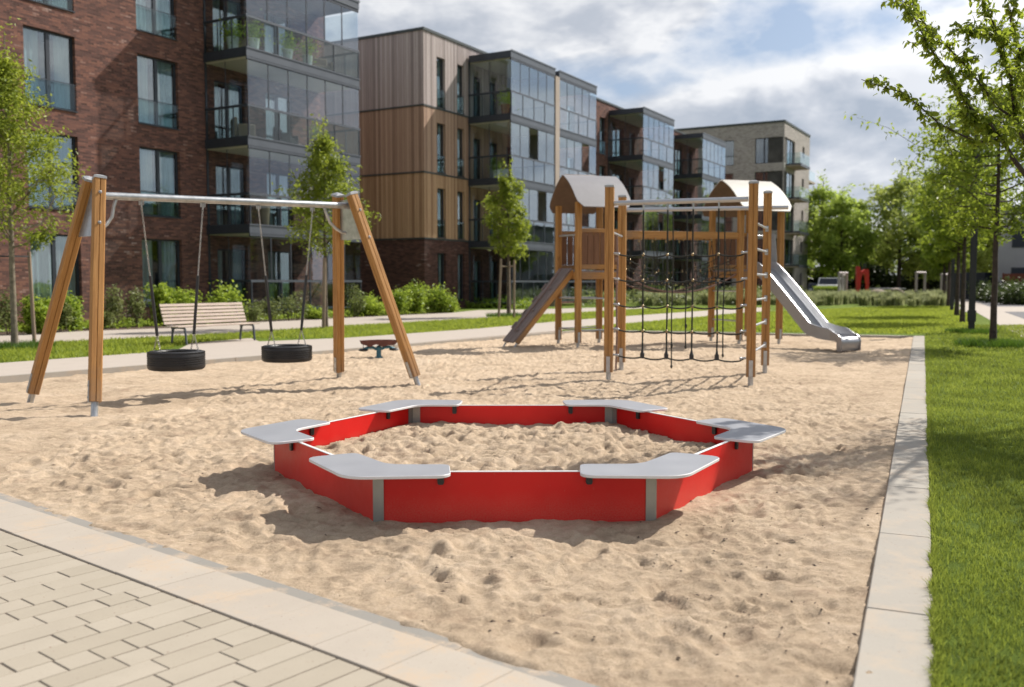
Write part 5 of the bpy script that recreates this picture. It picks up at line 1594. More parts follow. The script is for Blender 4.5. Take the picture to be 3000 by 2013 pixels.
SH = [  # px, py of the foot, width px, top py, kind, label
 (15, 988, 70, 842, 1, 'small shrub on a bare stem at the far left edge'),
 (72, 985, 66, 838, 0, 'green shrub between the left tree trunk and its stake'),
 (125, 983, 66, 868, 0, 'low bushy shrub just right of the left tree stake'),
 (208, 975, 72, 838, 0, 'bright green shrub between the two left swing legs'),
 (172, 978, 44, 880, 1, 'thin shrub behind the leaning left swing leg'),
 (330, 966, 66, 842, 1, 'thin upright shrub right of the left upright swing leg'),
 (392, 962, 72, 850, 1, 'airy shrub on dark stems left of the left tyre swing'),
 (300, 968, 52, 900, 1, 'low sparse shrub behind the left upright swing leg'),
 (470, 958, 86, 835, 2, 'dense bright shrub above the left end of the bench'),
 (535, 955, 100, 850, 2, 'dense bright shrub above the middle of the bench'),
 (665, 950, 110, 828, 2, 'round bright shrub behind the right end of the bench'),
 (745, 948, 66, 880, 1, 'small yellowish shrub right of the bench'),
 (800, 944, 62, 870, 1, 'thin shrub between right tyre swing chains'),
 (865, 941, 86, 850, 1, 'taller loose shrub left of the middle tree stake'),
 (930, 938, 66, 900, 0, 'low green shrub at the foot of the middle tree stake'),
 (1045, 930, 66, 842, 1, 'upright shrub right of the upright right swing leg'),
 (1090, 927, 100, 872, 2, 'wide green shrub seen through the right swing legs'),
 (1165, 924, 86, 838, 2, 'leafy green shrub right of the leaning swing leg'),
 (1222, 921, 86, 832, 2, 'bright leafy shrub before the dark brick corner'),
 (1290, 918, 100, 835, 2, 'large bright shrub in front of the narrow ground windows'),
 (1330, 917, 66, 875, 0, 'low shrub at the right end of the hedge bed'),
]
for i, (x, y, wpx, ty, kd, lb) in enumerate(SH):
    p = at(x, y, .05); p = p + Vector((-.3, .9, 0)); wd = wpx * p.y / FPX; ht = zat(p, ty)
    mt = (M_LEAF_S, M_LEAF_S2, M_LEAF_S)[kd]
    make_shrub(lb, p, max(.5, wd), ht, (1500, 750, 2600)[kd], (.13, .11, .15)[kd], 200 + i, mt, 'shrubs in the bed before the brick buildings', bare=(.12, .35, .02)[kd])
# low ground cover beyond the path end
def cover(name, label, poly_px, n, ls, hgt, m, seed, cat):
    rg = np.random.default_rng(seed); P = [at(a, b, .05) for a, b in poly_px]
    xs = [q.x for q in P]; ys_ = [q.y for q in P]; pts = np.stack([rg.uniform(min(xs), max(xs), n * 4), rg.uniform(min(ys_), max(ys_), n * 4)], 1)
    pts = pts[inside(pts[:, 0], pts[:, 1], [tuple(q[:2]) for q in P])][:n]
    hh = (0.5 + 0.5 * gnoise(pts[:, 0] * .7, pts[:, 1] * .7, seed)) * hgt
    C = np.stack([pts[:, 0], pts[:, 1], .05 + hh * rg.random(len(pts)) ** .6], 1)
    o = link(name, leaf_mesh(name, C, ls, rg, m, None, up_bias=.8, asp=.5)); o['kind'] = 'stuff'; o['label'] = label; o['category'] = cat
    return o
cover('ground_cover', 'low green ground cover beside the dark glazed ground floor', [(1350, 903), (1560, 905), (1570, 890), (1370, 888)], 6000, .20, .9, M_LEAF_S, 71, 'ground cover')
cover('ground_cover', 'loose green planting seen under the rope bridge', [(1700, 900), (2350, 893), (2350, 866), (1720, 872)], 15000, .26, 1.5, M_LEAF_S2, 72, 'ground cover')
cover('ground_cover', 'low plants between the stems of the left shrubs', [(-200, 985), (300, 966), (750, 944), (1340, 915), (1340, 908), (700, 935), (-200, 968)], 9000, .12, .35, M_LEAF_S, 73, 'ground cover')

# grass blades
def blades(rg, P, hgt, wid, z0=.048):
    n = len(P); a = rg.uniform(0, 2 * np.pi, n); h = hgt * rg.uniform(.45, 1.2, n); w_ = wid * rg.uniform(.7, 1.3, n)
    le = rg.normal(size=(n, 2)) * (h * .42)[:, None]
    sx_ = np.cos(a) * w_; sy = np.sin(a) * w_; z = np.full(n, z0)
    v0 = np.stack([P[:, 0] - sx_, P[:, 1] - sy, z], 1); v1 = np.stack([P[:, 0] + sx_, P[:, 1] + sy, z], 1)
    m_ = np.stack([P[:, 0] + le[:, 0] * .35, P[:, 1] + le[:, 1] * .35, z + h * .6], 1)
    v2 = m_ + np.stack([sx_, sy, 0 * z], 1) * .75; v3 = m_ - np.stack([sx_, sy, 0 * z], 1) * .75
    v4 = np.stack([P[:, 0] + le[:, 0], P[:, 1] + le[:, 1], z + h], 1)
    V = np.stack([v0, v1, v2, v3, v4], 1).reshape(-1, 3); i = np.arange(n) * 5
    F = np.concatenate([np.stack([i, i + 1, i + 2], 1), np.stack([i, i + 2, i + 3], 1), np.stack([i + 3, i + 2, i + 4], 1)])
    return V, F
def scatter(rg, n, x0, x1, y0, y1, test):
    p = np.stack([rg.uniform(x0, x1, n), rg.uniform(y0, y1, n)], 1); return p[test(p)]
rg = np.random.default_rng(8)
kx = lambda y: K0.x + KD.x / KD.y * (y - K0.y) + KW / KD.y
sets = []
for (y0, y1, dn, h_, w_) in ((3.0, 5.5, 5800, .036, .0022), (5.5, 8.5, 4200, .038, .0026), (8.5, 13, 2300, .042, .0036), (13, 20, 1000, .058, .0055), (20, 34, 420, .06, .010)):
    xm0, xm1 = kx(y0) - .1, .56 * y1 + 2.5; n = int((xm1 - xm0) * (y1 - y0) * dn)
    p = scatter(rg, n, xm0, xm1, y0, y1, lambda q: (q[:, 0] > kx(q[:, 1]) - .004) & (q[:, 0] < .56 * q[:, 1] + 2.4))
    patch = gnoise(p[:, 0] * 1.3, p[:, 1] * 1.3, 5) * .5 + .5; fine = gnoise(p[:, 0] * 6, p[:, 1] * 6, 9) * .5 + .5
    k = fine > .26 * rg.random(len(p)) + .12; p = p[k]; patch = patch[k]; fine = fine[k]
    V, F = blades(rg, p, h_ * 1.0, w_); V[:, 2] += 0
    v = np.clip((patch - .5) * 1.5 + .42 + (fine - .5) * .35 + (rg.random(len(p)) - .5) * .5, 0, 1); dry = rg.random(len(p)) < .03; v[dry] = 1.0
    sets.append((V, F, np.concatenate([v, v, v])))
# overhanging tufts along the kerb
n = 9500; yy = 3.0 + 22 * rg.random(n) ** 1.5; tuf = np.clip(gnoise(yy * 3.1, yy * 0 + .5, 4) * 1.6 + .55, 0, 1); p = np.stack([kx(yy) + np.abs(rg.normal(size=n)) * .022 - .022 * tuf, yy], 1)[rg.random(n) < .35 + .65 * tuf]; n = len(p)
V, F = blades(rg, p, .058, .0024, .050); v = rg.random(n); sets.append((V, F, np.concatenate([v, v, v])))
def to_obj(sets, name, m, label, cat='grass'):
    off = 0; VV = []; FF = []; vv = []
    for V, F, v in sets: VV.append(V); FF.append(F + off); vv.append(v); off += len(V)
    o = link(name, mesh_np(name, np.concatenate(VV), np.concatenate(FF), [m], np.concatenate(vv))); o['kind'] = 'stuff'; o['label'] = label; o['category'] = cat
    return o
to_obj(sets, 'grass', M_GRASS, 'short mown grass right of the concrete kerb')
# strips on the left and the lawn at the back
sets = []
def strip(poly, n, h_, w_, seed):
    rg = np.random.default_rng(seed); xs = [q[0] for q in poly]; ys_ = [q[1] for q in poly]
    p = np.stack([rg.uniform(min(xs), max(xs), n), rg.uniform(min(ys_), max(ys_), n)], 1); p = p[inside(p[:, 0], p[:, 1], poly)]
    V, F = blades(rg, p, h_, w_); patch = gnoise(p[:, 0] * .9, p[:, 1] * .9, seed) * .5 + .5
    v = np.clip(patch * .5 + rg.random(len(p)) * .5, 0, 1); sets.append((V, F, np.concatenate([v, v, v])))
st1 = px((-60, 1068), (434, 1035), (560, 1006), (735, 992), (1011, 991), (1400, 964), (1400, 934), (1181, 947), (1011, 956), (700, 977), (311, 997), (-60, 1015))
strip(st1, 90000, .085, .009, 81)
strip(px((1400, 964), (1657, 940), (1900, 922), (2159, 904), (1900, 905), (1628, 921), (1400, 934)), 60000, .09, .016, 82)
strip(px((1700, 962), (1836, 950), (2159, 920), (2600, 899), (2790, 899), (2850, 930), (2830, 978), (2690, 979), (1705, 965)), 190000, .08, .016, 83)
to_obj(sets, 'grass', M_GRASS_LIT, 'mown grass of the back lawn and path strips, coloured brighter as if sunlit')
def tuft(label, c, rad, n, h_, seed):
    rg = np.random.default_rng(seed); r = rad * np.sqrt(rg.random(n)); a = rg.uniform(0, 2 * np.pi, n)
    p = np.stack([c[0] + r * np.cos(a), c[1] + r * np.sin(a)], 1); V, F = blades(rg, p, h_, .006); 
    v = rg.random(n) * .8
    o = link('grass_tuft', mesh_np('grass_tuft', V - np.array([c[0], c[1], 0]), F, [M_GRASSD], np.concatenate([v, v, v]))); o.location = (c[0], c[1], 0)
    tag(o, label, 'grass tuft', 'uncut grass round the trunks')
tuft('tall dark grass tuft round the nearest row tree trunk', at(2908, 1021), .85, 2600, .20, 1)
tuft('dark grass tuft round the foot of the tall near lamp post', at(2845, 981), .75, 2000, .16, 2)
tuft('uncut grass round the foot of the left staked tree', at(55, 1026), .8, 1800, .17, 3)
tuft('uncut grass round the three-staked slim tree', at(1488, 931), 1.0, 1500, .2, 4)

# ornamental grasses
def orna(label, poly_px, n, seed, hh):
    rg = np.random.default_rng(seed); P = [at(a, b, .05) for a, b in poly_px]; poly = [tuple(q[:2]) for q in P]
    xs = [q[0] for q in poly]; ys_ = [q[1] for q in poly]; V_ = []; F_ = []; v_ = []; off = 0
    c = np.stack([rg.uniform(min(xs), max(xs), n * 6), rg.uniform(min(ys_), max(ys_), n * 6)], 1); c = c[inside(c[:, 0], c[:, 1], poly)][:n]
    for q in c:
        m_ = 90; h0 = hh * rg.uniform(.5, 1.15); a = rg.uniform(0, 2 * np.pi, m_); sp = rg.uniform(.15, .8, m_) * h0
        p0 = np.stack([q[0] + rg.normal(size=m_) * .12, q[1] + rg.normal(size=m_) * .12, np.full(m_, .05)], 1)
        w_ = .022; s_ = np.stack([-np.sin(a) * w_, np.cos(a) * w_, 0 * a], 1); o_ = np.stack([np.cos(a) * sp, np.sin(a) * sp, 0 * a], 1)
        m1 = p0 + o_ * .35 + np.array([0, 0, 1]) * (h0 * rg.uniform(.6, .85, m_))[:, None]; tp = p0 + o_ + np.array([0, 0, 1]) * (h0 * rg.uniform(.6, 1.1, m_))[:, None]
        V = np.stack([p0 - s_, p0 + s_, m1 + s_, m1 - s_, tp], 1).reshape(-1, 3); i = np.arange(m_) * 5 + off
        F_.append(np.concatenate([np.stack([i, i + 1, i + 2], 1), np.stack([i, i + 2, i + 3], 1), np.stack([i + 3, i + 2, i + 4], 1)])); V_.append(V); off += len(V)
        v = np.clip(rg.random() * .7 + rg.random(m_) * .35, 0, 1); v_.append(np.concatenate([v, v, v]))
    o = link('ornamental_grass', mesh_np('ornamental_grass', np.concatenate(V_), np.concatenate(F_), [M_ORNA], np.concatenate(v_))); o['kind'] = 'stuff'; o['label'] = label; o['category'] = 'ornamental grass'
orna('bed of pale ornamental grasses at the far end of the lawn', [(2330, 897), (2775, 897), (2770, 872), (2340, 874)], 270, 5, .84)
orna('pale ornamental grasses beyond the path behind the climbing frame', [(1880, 897), (2340, 894), (2340, 884), (1880, 889)], 200, 6, .85)

# ------------------------------------------------------------------ buildings
UDIR = math.atan2(.868, .497)
def frame_x(y=0, x=0): return (Vector((x, y, 0)), Vector((1, 0, 0)), Vector((0, 1, 0)), Vector((0, 0, 1)))
def frame_side(x=0):   # wall in the plane x=const seen from -x: along = +y, inward = +x
    return (Vector((x, 0, 0)), Vector((0, 1, 0)), Vector((1, 0, 0)), Vector((0, 0, 1)))
def holed(mb, fr, a0, a1, z0, z1, holes, depth=.28, mat_=0, flip=False):
    """wall face with rectangular openings and their reveals. holes: (h0,h1,zz0,zz1)"""
    O, A, B, Cc = fr
    xs = sorted(set([a0, a1] + [v for h in holes for v in h[:2] if a0 < v < a1])); zs = sorted(set([z0, z1] + [v for h in holes for v in h[2:4] if z0 < v < z1]))
    Pn = lambda a, b, c: O + A * a + B * b + Cc * c
    for i in range(len(xs) - 1):
        for j in range(len(zs) - 1):
            cx_, cz = (xs[i] + xs[i + 1]) / 2, (zs[j] + zs[j + 1]) / 2
            if any(h[0] < cx_ < h[1] and h[2] < cz < h[3] for h in holes): continue
            q = [Pn(xs[i], 0, zs[j]), Pn(xs[i + 1], 0, zs[j]), Pn(xs[i + 1], 0, zs[j + 1]), Pn(xs[i], 0, zs[j + 1])]
            mb.add(q if not flip else q[::-1], [(0, 1, 2, 3)], mat_)
    for h in holes:
        h0, h1, c0, c1 = h
        if c1 <= z0 or c0 >= z1: continue
        rect = [(h0, c0), (h1, c0), (h1, c1), (h0, c1)]
        for k in range(4):
            p, q = rect[k], rect[(k + 1) % 4]
            mb.add([Pn(p[0], 0, p[1]), Pn(p[0], depth, p[1]), Pn(q[0], depth, q[1]), Pn(q[0], 0, q[1])], [(0, 1, 2, 3)], mat_)
def window(root, fr, a0, a1, z0, z1, mull=(.5,), rail=True, curtain=.6, seed=0, sill=True, deep=.20, room=True, trans=None):
    rg = random.Random(seed); fw = .07
    mb = MB()
    mb.fbox(fr, a0, a0 + fw, deep - .05, deep + .03, z0, z1); mb.fbox(fr, a1 - fw, a1, deep - .05, deep + .03, z0, z1)
    mb.fbox(fr, a0 + fw, a1 - fw, deep - .05, deep + .03, z0, z0 + fw); mb.fbox(fr, a0 + fw, a1 - fw, deep - .05, deep + .03, z1 - fw, z1)
    for m_ in mull:
        c = a0 + (a1 - a0) * m_; mb.fbox(fr, c - .075, c + .075, deep - .06, deep + .025, z0 + fw, z1 - fw)
    if trans: mb.fbox(fr, a0 + fw, a1 - fw, deep - .055, deep + .02, trans - .04, trans + .04)
    wo = obj('window', mb, M_ANTH, root, world_=False)
    mb = MB(); mb.fbox(fr, a0 + fw * .5, a1 - fw * .5, deep - .014, deep - .006, z0 + fw * .5, z1 - fw * .5)
    sub(wo, 'pane', mb, M_WGLASS, root, world_=False)
    if curtain:
        mb = MB(); W_ = a1 - a0
        for side in (0, 1):
            cw = W_ * curtain * rg.uniform(.35, .55); s0 = a0 + .05 if side == 0 else a1 - .05 - cw
            n = 28; P = []
            for k in range(n + 1):
                u = k / n; dpt = deep + .14 + .025 * math.sin(u * cw * 26 + rg.random() * .5)
                for zc in (z0 + .04, z1 - .02): P.append(fr[0] + fr[1] * (s0 + cw * u) + fr[2] * dpt + fr[3] * zc)
            mb.add(P, [(2 * k, 2 * k + 2, 2 * k + 3, 2 * k + 1) for k in range(n)])
        sub(wo, 'curtain', mb, M_CURTAIN, root, world_=False)
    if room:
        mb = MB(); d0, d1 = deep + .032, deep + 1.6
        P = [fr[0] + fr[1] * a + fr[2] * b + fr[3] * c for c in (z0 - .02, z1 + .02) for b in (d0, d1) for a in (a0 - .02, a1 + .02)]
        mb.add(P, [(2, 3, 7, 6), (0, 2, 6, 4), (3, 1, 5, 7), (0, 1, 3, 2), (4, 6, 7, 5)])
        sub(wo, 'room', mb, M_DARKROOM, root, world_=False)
    if sill:
        mb = MB(); mb.fbox(fr, a0 - .02, a1 + .02, -.05, deep - .052, z0 - .04, z0 - .002); sub(wo, 'sill', mb, M_ANTH, root, world_=False)
    if rail:
        zr = z0 + .98
        mb = MB(); mb.fbox(fr, a0 + .012, a1 - .012, .030, .042, z0 + .03, zr); sub(wo, 'balustrade', mb, M_GLASSR, root, world_=False)
        mb = MB(); mb.fbox(fr, a0 + .004, a1 - .004, .024, .048, zr + .002, zr + .03); sub(wo, 'handrail', mb, M_ANTH, root, world_=False)
    return wo

def balcony(root, x0, x1, dp, zf, zc, ny=6, sides=(True, True), nlow=4, floor=True, open_=()):
    """glazed balcony bay between floor level zf and ceiling level zc; local x along the facade, -y outwards"""
    fh = .40
    mb = MB()
    if floor:
        mb.box((x0 - .02, -dp - .02, zf - fh), (x1 + .02, -.003, zf), 0)
    bo = obj('balcony', mb if floor else MB().box((x0, -dp, zf - .02), (x1, -.003, zf + .01)), M_ANTHL, root, world_=False)
    if floor:
        mb = MB(); mb.box((x0 - .05, -dp - .05, zf - .055), (x1 + .05, -dp - .022, zf + .004)); mb.box((x0 - .05, -dp - .045, zf - fh - .10), (x1 + .05, -dp - .022, zf - fh - .03))
        mb.box((x0 + .0, -dp - .0, zf - fh - .14), (x1 - .0, -dp + .05, zf - fh - .003), 1)
        sub(bo, 'fascia_trim', mb, [M_ANTHL, M_ANTH], root, world_=False)
        mb = MB(); mb.box((x0 - .052, -dp - .02, zf - fh), (x0 - .021, -.005, zf), 0); sub(bo, 'side_fascia', mb, M_ANTH, root, world_=False)
        mb = MB(); mb.box((x0 + .03, -dp + .06, zf - fh - .02), (x1 - .03, -.01, zf - fh - .003)); sub(bo, 'soffit', mb, M_WHITEW, root, world_=False)
    zr = zf + 1.30
    # handrail and frame
    mb = MB(); mb.box((x0 - .03, -dp - .035, zr - .055), (x1 + .03, -dp + .04, zr + .045))
    sub(bo, 'handrail', mb, M_ANTHL, root, world_=False)
    mb = MB(); mb.box((x0 - .035, -dp + .041, zr - .05), (x0 + .04, -.01, zr + .05)); mb.box((x1 - .04, -dp + .041, zr - .05), (x1 + .035, -.01, zr + .05))
    mb.box((x0, -.06, zf), (x0 + .09, -.006, zc))
    for k in range(1, 3): mb.box((x0 - .018, -dp * k / 3 - .02, zf), (x0 + .018, -dp * k / 3 + .02, zr - .05)); mb.box((x1 - .018, -dp * k / 3 - .02, zf), (x1 + .018, -dp * k / 3 + .02, zr - .05))
    mb.box((x0 - .02, -dp / 2 - .012, zr + .05), (x0 + .0, -dp / 2 + .012, zc - .1))
    sub(bo, 'side_frame', mb, M_ANTH, root, world_=False)
    mb = MB()
    for k in range(nlow + 1):
        c = x0 + (x1 - x0) * k / nlow; c = min(max(c, x0 + .03), x1 - .03)
        mb.box((c - .030, -dp - .034, zf + .002), (c + .030, -dp + .03, zr - .046))
    for k in range(1, ny):
        c = x0 + (x1 - x0) * k / ny; mb.box((c - .030, -dp - .012, zr + .046), (c + .030, -dp + .018, zc - fh * .0 - .5 if False else zc - .14))
    mb.box((x0, -dp - .02, zc - .14), (x1, -dp + .045, zc - .02))
    sub(bo, 'mullion', mb, M_ANTH, root, world_=False)
    bx = [((x0 + (x1 - x0) * k / ny + .02, -dp - .004, zr + .057), (x0 + (x1 - x0) * (k + 1) / ny - .02, -dp + .006, zc - .141)) for k in range(ny) if k not in open_]
    bx += [((x0 + .004, -dp + .05, zr + .052), (x0 + .012, -.065, zc - .1)), ((x1 - .012, -dp + .05, zr + .052), (x1 - .004, -.065, zc - .1))]
    for lo, hi in bx: sub(bo, 'glass_pane', MB().box(lo, hi), M_GLASS if (root is lb_ or hi[0] - lo[0] < .02) else M_GLASSB, root, world_=False)
    bx = [((x0 + (x1 - x0) * k / nlow + .032, -dp - .020, zf + .01), (x0 + (x1 - x0) * (k + 1) / nlow - .032, -dp - .010, zr - .058)) for k in range(nlow)]
    bx += [((x0 - .012, -dp + .05, zf + .01), (x0 - .004, -.065, zr - .056)), ((x1 + .004, -dp + .05, zf + .01), (x1 + .012, -.065, zr - .056))]
    for lo, hi in bx: sub(bo, 'balustrade', MB().box(lo, hi), M_GLASSR if (root is lb_ or hi[0] - lo[0] < .02) else M_GLASSB, root, world_=False)
    return bo
def shell(root, name, mats, x0, x1, dpt, z0, z1, holes, sideholes=(), part=True, side_mat=0, coping=True, matf=0):
    mb = MB()
    holed(mb, frame_x(), x0, x1, z0, z1, holes, mat_=matf)
    holed(mb, frame_side(x0), 0, dpt, z0, z1, sideholes, mat_=side_mat, flip=True)
    mb.add([(x1, 0, z0), (x1, dpt, z0), (x1, dpt, z1), (x1, 0, z1)], [(0, 1, 2, 3)], matf)
    mb.add([(x1, dpt, z0), (x0, dpt, z0), (x0, dpt, z1), (x1, dpt, z1)], [(0, 1, 2, 3)], matf)
    mb.add([(x0, 0, z1), (x1, 0, z1), (x1, dpt, z1), (x0, dpt, z1)], [(0, 1, 2, 3)], matf)
    return obj(name, mb, mats, root, world_=False)

FL = [.375, 4.125, 7.875, 11.625]; STO = 3.75
# --- left red brick building
lb_ = thing('apartment_building', 'red-brown brick apartment block with a stack of glazed corner balconies', 'building', (-13.51, 41.9, 0), UDIR)
colsx = [(-3.50, -1.45), (-8.40, -6.32), (-13.5, -11.5)]
holes = [(a, b, f + .25, f + 3.05) for f in FL for a, b in colsx] + [(a, b, f + .02, f + 2.75) for f in FL for a, b in ((.55, 2.35), (3.7, 5.5))]
wl_ = shell(lb_, 'wall', M_BRICK, -24, 7.9, 13, -.1, 15.55, holes)
k = 0
for f in FL:
    for a, b in colsx:
        k += 1; window(lb_, frame_x(), a, b, f + .25, f + 3.05, rail=(f > 1), curtain=(.95 if f < 1 else .8), seed=k, mull=(.5,))
    for a, b in ((.55, 2.35), (3.7, 5.5)):
        k += 1; window(lb_, frame_x(), a, b, f + .02, f + 2.75, rail=False, curtain=.75, seed=k, sill=False)
for i, f in enumerate(FL):
    zc = (FL[i + 1] if i < 3 else 15.375) - .40
    balcony(lb_, 0, 7.47, 2.575, f, zc, 6, floor=(i > 0))
mb = MB(); mb.box((-.02, -2.62, 14.98), (7.49, -.003, 15.36), 0); rf = obj('roof', mb, M_ANTHL, lb_, world_=False)
mb = MB(); mb.box((-.05, -2.65, 15.30), (7.52, -2.622, 15.42)); mb.box((.02, -2.56, 14.87), (7.45, -2.50, 14.978)); sub(rf, 'fascia_trim', mb, M_ANTHL, lb_, world_=False)
mb = MB(); mb.box((-24.1, -.06, 15.55), (7.96, 13.1, 15.72)); sub(rf, 'coping', mb, M_ROOFC, lb_, world_=False)

# --- middle building, timber clad corner then brick
mbd = thing('apartment_building', 'long brick block with a larch clad corner and several glazed balcony stacks', 'building', (-4.99, 53.75, 0), UDIR)
ROOFZ = 15.93
nw = [(1.32, 2.18), (3.48, 4.24)]
bz_ = [(5.3, 6.3), (7.2, 8.3), (9.3, 10.1)]
def zrange(i): return (FL[i] + .02 if i else -.1, FL[i + 1] if i < 3 else ROOFZ - .16)
holes_all = [(a, b, f + .12, f + 2.95) for f in FL for a, b in nw] + [(a, b, f + .02, f + 2.6) for f in FL for a, b in bz_] 
brick_w = [(23.85, 25.05), (18.2, 19.4), (36.9, 38.1), (33.9, 35.1)]
bb = [(12.0, 13.4), (14.6, 16.0), (26.4, 28.6), (29.8, 31.0), (41.0, 43.2), (44.4, 45.6)]
mb = MB()
holed(mb, frame_x(), 0, 10.7, -.1, 4.08, [h for h in holes_all if h[3] < 4.1], mat_=0); holed(mb, frame_side(0), 0, 13, -.1, 4.08, [], mat_=0, flip=True)
obj('wall', mb, M_BRICKD, mbd, world_=False)
for i in (1, 2, 3):
    z0, z1 = FL[i] - .045 + .09, (FL[i + 1] - .045 if i < 3 else ROOFZ - .15)
    mb = MB(); holed(mb, frame_x(), 0, 10.7, z0, z1, [h for h in holes_all if z0 - .1 < h[2] < z1]); holed(mb, frame_side(0), 0, 13, z0, z1, [], flip=True)
    obj('cladding', mb, M_CLAD[i - 1], mbd, world_=False)
    mb = MB(); mb.box((-.035, -.035, FL[i] - .045), (10.7, .02, FL[i] + .045)); mb.box((-.035, .021, FL[i] - .045), (.02, 13, FL[i] + .045)); obj('band', mb, M_ROOFC, mbd, world_=False)
hb = [(a, b, f + .12, f + 2.95) for f in FL for a, b in brick_w] + [(a, b, f + .02, f + 2.6) for f in FL for a, b in bb]
mb = MB(); holed(mb, frame_x(), 10.7, 47.6, -.1, ROOFZ - .15, hb)
mb.add([(47.6, 0, -.1), (47.6, 13, -.1), (47.6, 13, ROOFZ - .15), (47.6, 0, ROOFZ - .15)], [(0, 1, 2, 3)]); mb.add([(47.6, 13, -.1), (0, 13, -.1), (0, 13, ROOFZ - .15), (47.6, 13, ROOFZ - .15)], [(0, 1, 2, 3)])
obj('wall', mb, M_BRICK, mbd, world_=False)
mb = MB(); mb.box((-.06, -.06, ROOFZ - .15), (47.7, 13.06, ROOFZ)); rf = obj('roof', mb, M_ROOFC, mbd, world_=False)
mb = MB(); mb.box((36.0, 2.0, ROOFZ + .001), (39.5, 5, ROOFZ + 1.0)); sub(rf, 'roof_box', mb, M_ANTH, mbd, world_=False)
k = 100
for f in FL:
    for a, b in nw: k += 1; window(mbd, frame_x(), a, b, f + .12, f + 2.95, mull=(), rail=(f > 1), curtain=.5, seed=k)
    for a, b in bz_: k += 1; window(mbd, frame_x(), a, b, f + .02, f + 2.6, mull=(), rail=False, curtain=.6, seed=k, sill=False)
    for a, b in brick_w: k += 1; window(mbd, frame_x(), a, b, f + .12, f + 2.95, mull=(), rail=(f > 1), curtain=.6, seed=k)
    for a, b in bb: k += 1; window(mbd, frame_x(), a, b, f + .02, f + 2.6, mull=(.5,), rail=False, curtain=.6, seed=k, sill=False)
DP = 2.975
for (x0, x1, ny) in ((4.71, 10.38, 5), (11.0, 16.75, 5), (25.5, 32.4, 6), (40.0, 46.9, 6)):
    for i, f in enumerate(FL):
        zc = (FL[i + 1] if i < 3 else 15.275) - .40
        balcony(mbd, x0, x1, DP, f, zc, ny, floor=(i > 0), open_=((2,) if (i == 2 and x0 < 6) else ((3,) if i in (1, 2) else ())))
    mb = MB(); mb.box((x0 - .02, -DP - .03, 14.88), (x1 + .02, -.065, 15.27)); rf = obj('roof', mb, M_ANTHL, mbd, world_=False)
    mb = MB(); mb.box((x0 - .052, -DP - .03, 14.86), (x0 - .021, -.066, 15.275)); mb.box((x0, -DP + .0, 14.75), (x1, -DP + .05, 14.878)); sub(rf, 'side_fascia', mb, M_ANTH, mbd, world_=False)
    mb = MB(); mb.box((x0 - .06, -DP - .06, 15.24), (x1 + .06, -DP - .032, 15.33)); sub(rf, 'fascia_trim', mb, M_ANTHL, mbd, world_=False)
    mb = MB(); mb.box((x0 + .06, -DP + .06, 14.86), (x1 - .06, -.07, 14.877)); sub(rf, 'soffit', mb, M_WHITEW, mbd, world_=False)
mb = MB(); mb.box((10.40, -DP - .06, -.1), (10.98, -.004, 14.86)); obj('pier', mb, M_BEIGE, mbd, world_=False)

# --- far grey-beige block
fb = thing('apartment_building', 'pale grey brick block with corner windows at the end of the row', 'building', (29.75, 103.75, 0), UDIR)
FZ = [-.2, 3.5, 7.2, 10.9, 14.6]
hf = [(.12, 5.0, f + .15, f + 2.95) for f in FZ] + [(8.7, 9.7, f + 1.6 if f > 0 else f + .4, f + 2.9) for f in FZ]
hs = [(.12, 3.2, f + .15, f + 2.95) for f in FZ] + [(5.6, 6.9, f + .15, f + 2.95) for f in FZ] + [(10.5, 12.5, f + .15, f + 2.95) for f in FZ]
mb = MB(); holed(mb, frame_x(), 0, 12.4, -.1, 19.1, hf); holed(mb, frame_side(0), 0, 24, -.1, 19.1, hs, flip=True)
mb.add([(12.4, 0, -.1), (12.4, 24, -.1), (12.4, 24, 19.1), (12.4, 0, 19.1)], [(0, 1, 2, 3)]); mb.add([(12.4, 24, -.1), (0, 24, -.1), (0, 24, 19.1), (12.4, 24, 19.1)], [(0, 1, 2, 3)])
obj('wall', mb, M_BRICKG, fb, world_=False)
mb = MB(); mb.box((-.08, -.08, 19.1), (12.48, 24.1, 19.32)); obj('roof', mb, M_ROOFC, fb, world_=False)
for j, f in enumerate(FZ):
    window(fb, frame_x(), .12, 5.0, f + .15, f + 2.95, mull=(.35, .7), rail=False, curtain=.4, seed=300 + j, sill=False)
    window(fb, frame_side(), .12, 3.2, f + .15, f + 2.95, mull=(.68,), rail=False, curtain=.0, seed=310 + j, sill=False)
    window(fb, frame_side(), 5.6, 6.9, f + .15, f + 2.95, mull=(), rail=False, curtain=.3, seed=320 + j, sill=False, trans=f + 1.2)
    window(fb, frame_side(), 10.5, 12.5, f + .15, f + 2.95, mull=(.5,), rail=False, curtain=.3, seed=330 + j, sill=False)
    window(fb, frame_x(), 8.7, 9.7, f + 1.6 if f > 0 else f + .4, f + 2.9, mull=(), rail=False, curtain=0, seed=340 + j, sill=False)
    if f > 0:
        mb = MB(); mb.box((.8, -1.6, f - .22), (5.3, -.002, f + .02)); bo = obj('balcony', mb, M_BEIGE, fb, world_=False)
        mb = MB(); mb.box((.76, -1.64, f - .10), (.799, -.004, f + .06)); mb.box((.76, -1.64, f - .24), (5.34, -1.601, f + .05)); sub(bo, 'fascia_trim', mb, M_ANTH, fb, world_=False)
        mb = MB(); mb.box((.82, -1.58, f + .04), (5.28, -1.55, f + 1.25)); mb.box((.82, -1.549, f + .04), (.85, -.02, f + 1.25)); mb.box((5.25, -1.549, f + .04), (5.28, -.02, f + 1.25)); sub(bo, 'balustrade', mb, M_GLASSR, fb, world_=False)
mb = MB(); mb.box((12.41, 2.5, -.1), (23, 20, 15.0)); obj('wing', mb, M_BRICKG, fb, world_=False)
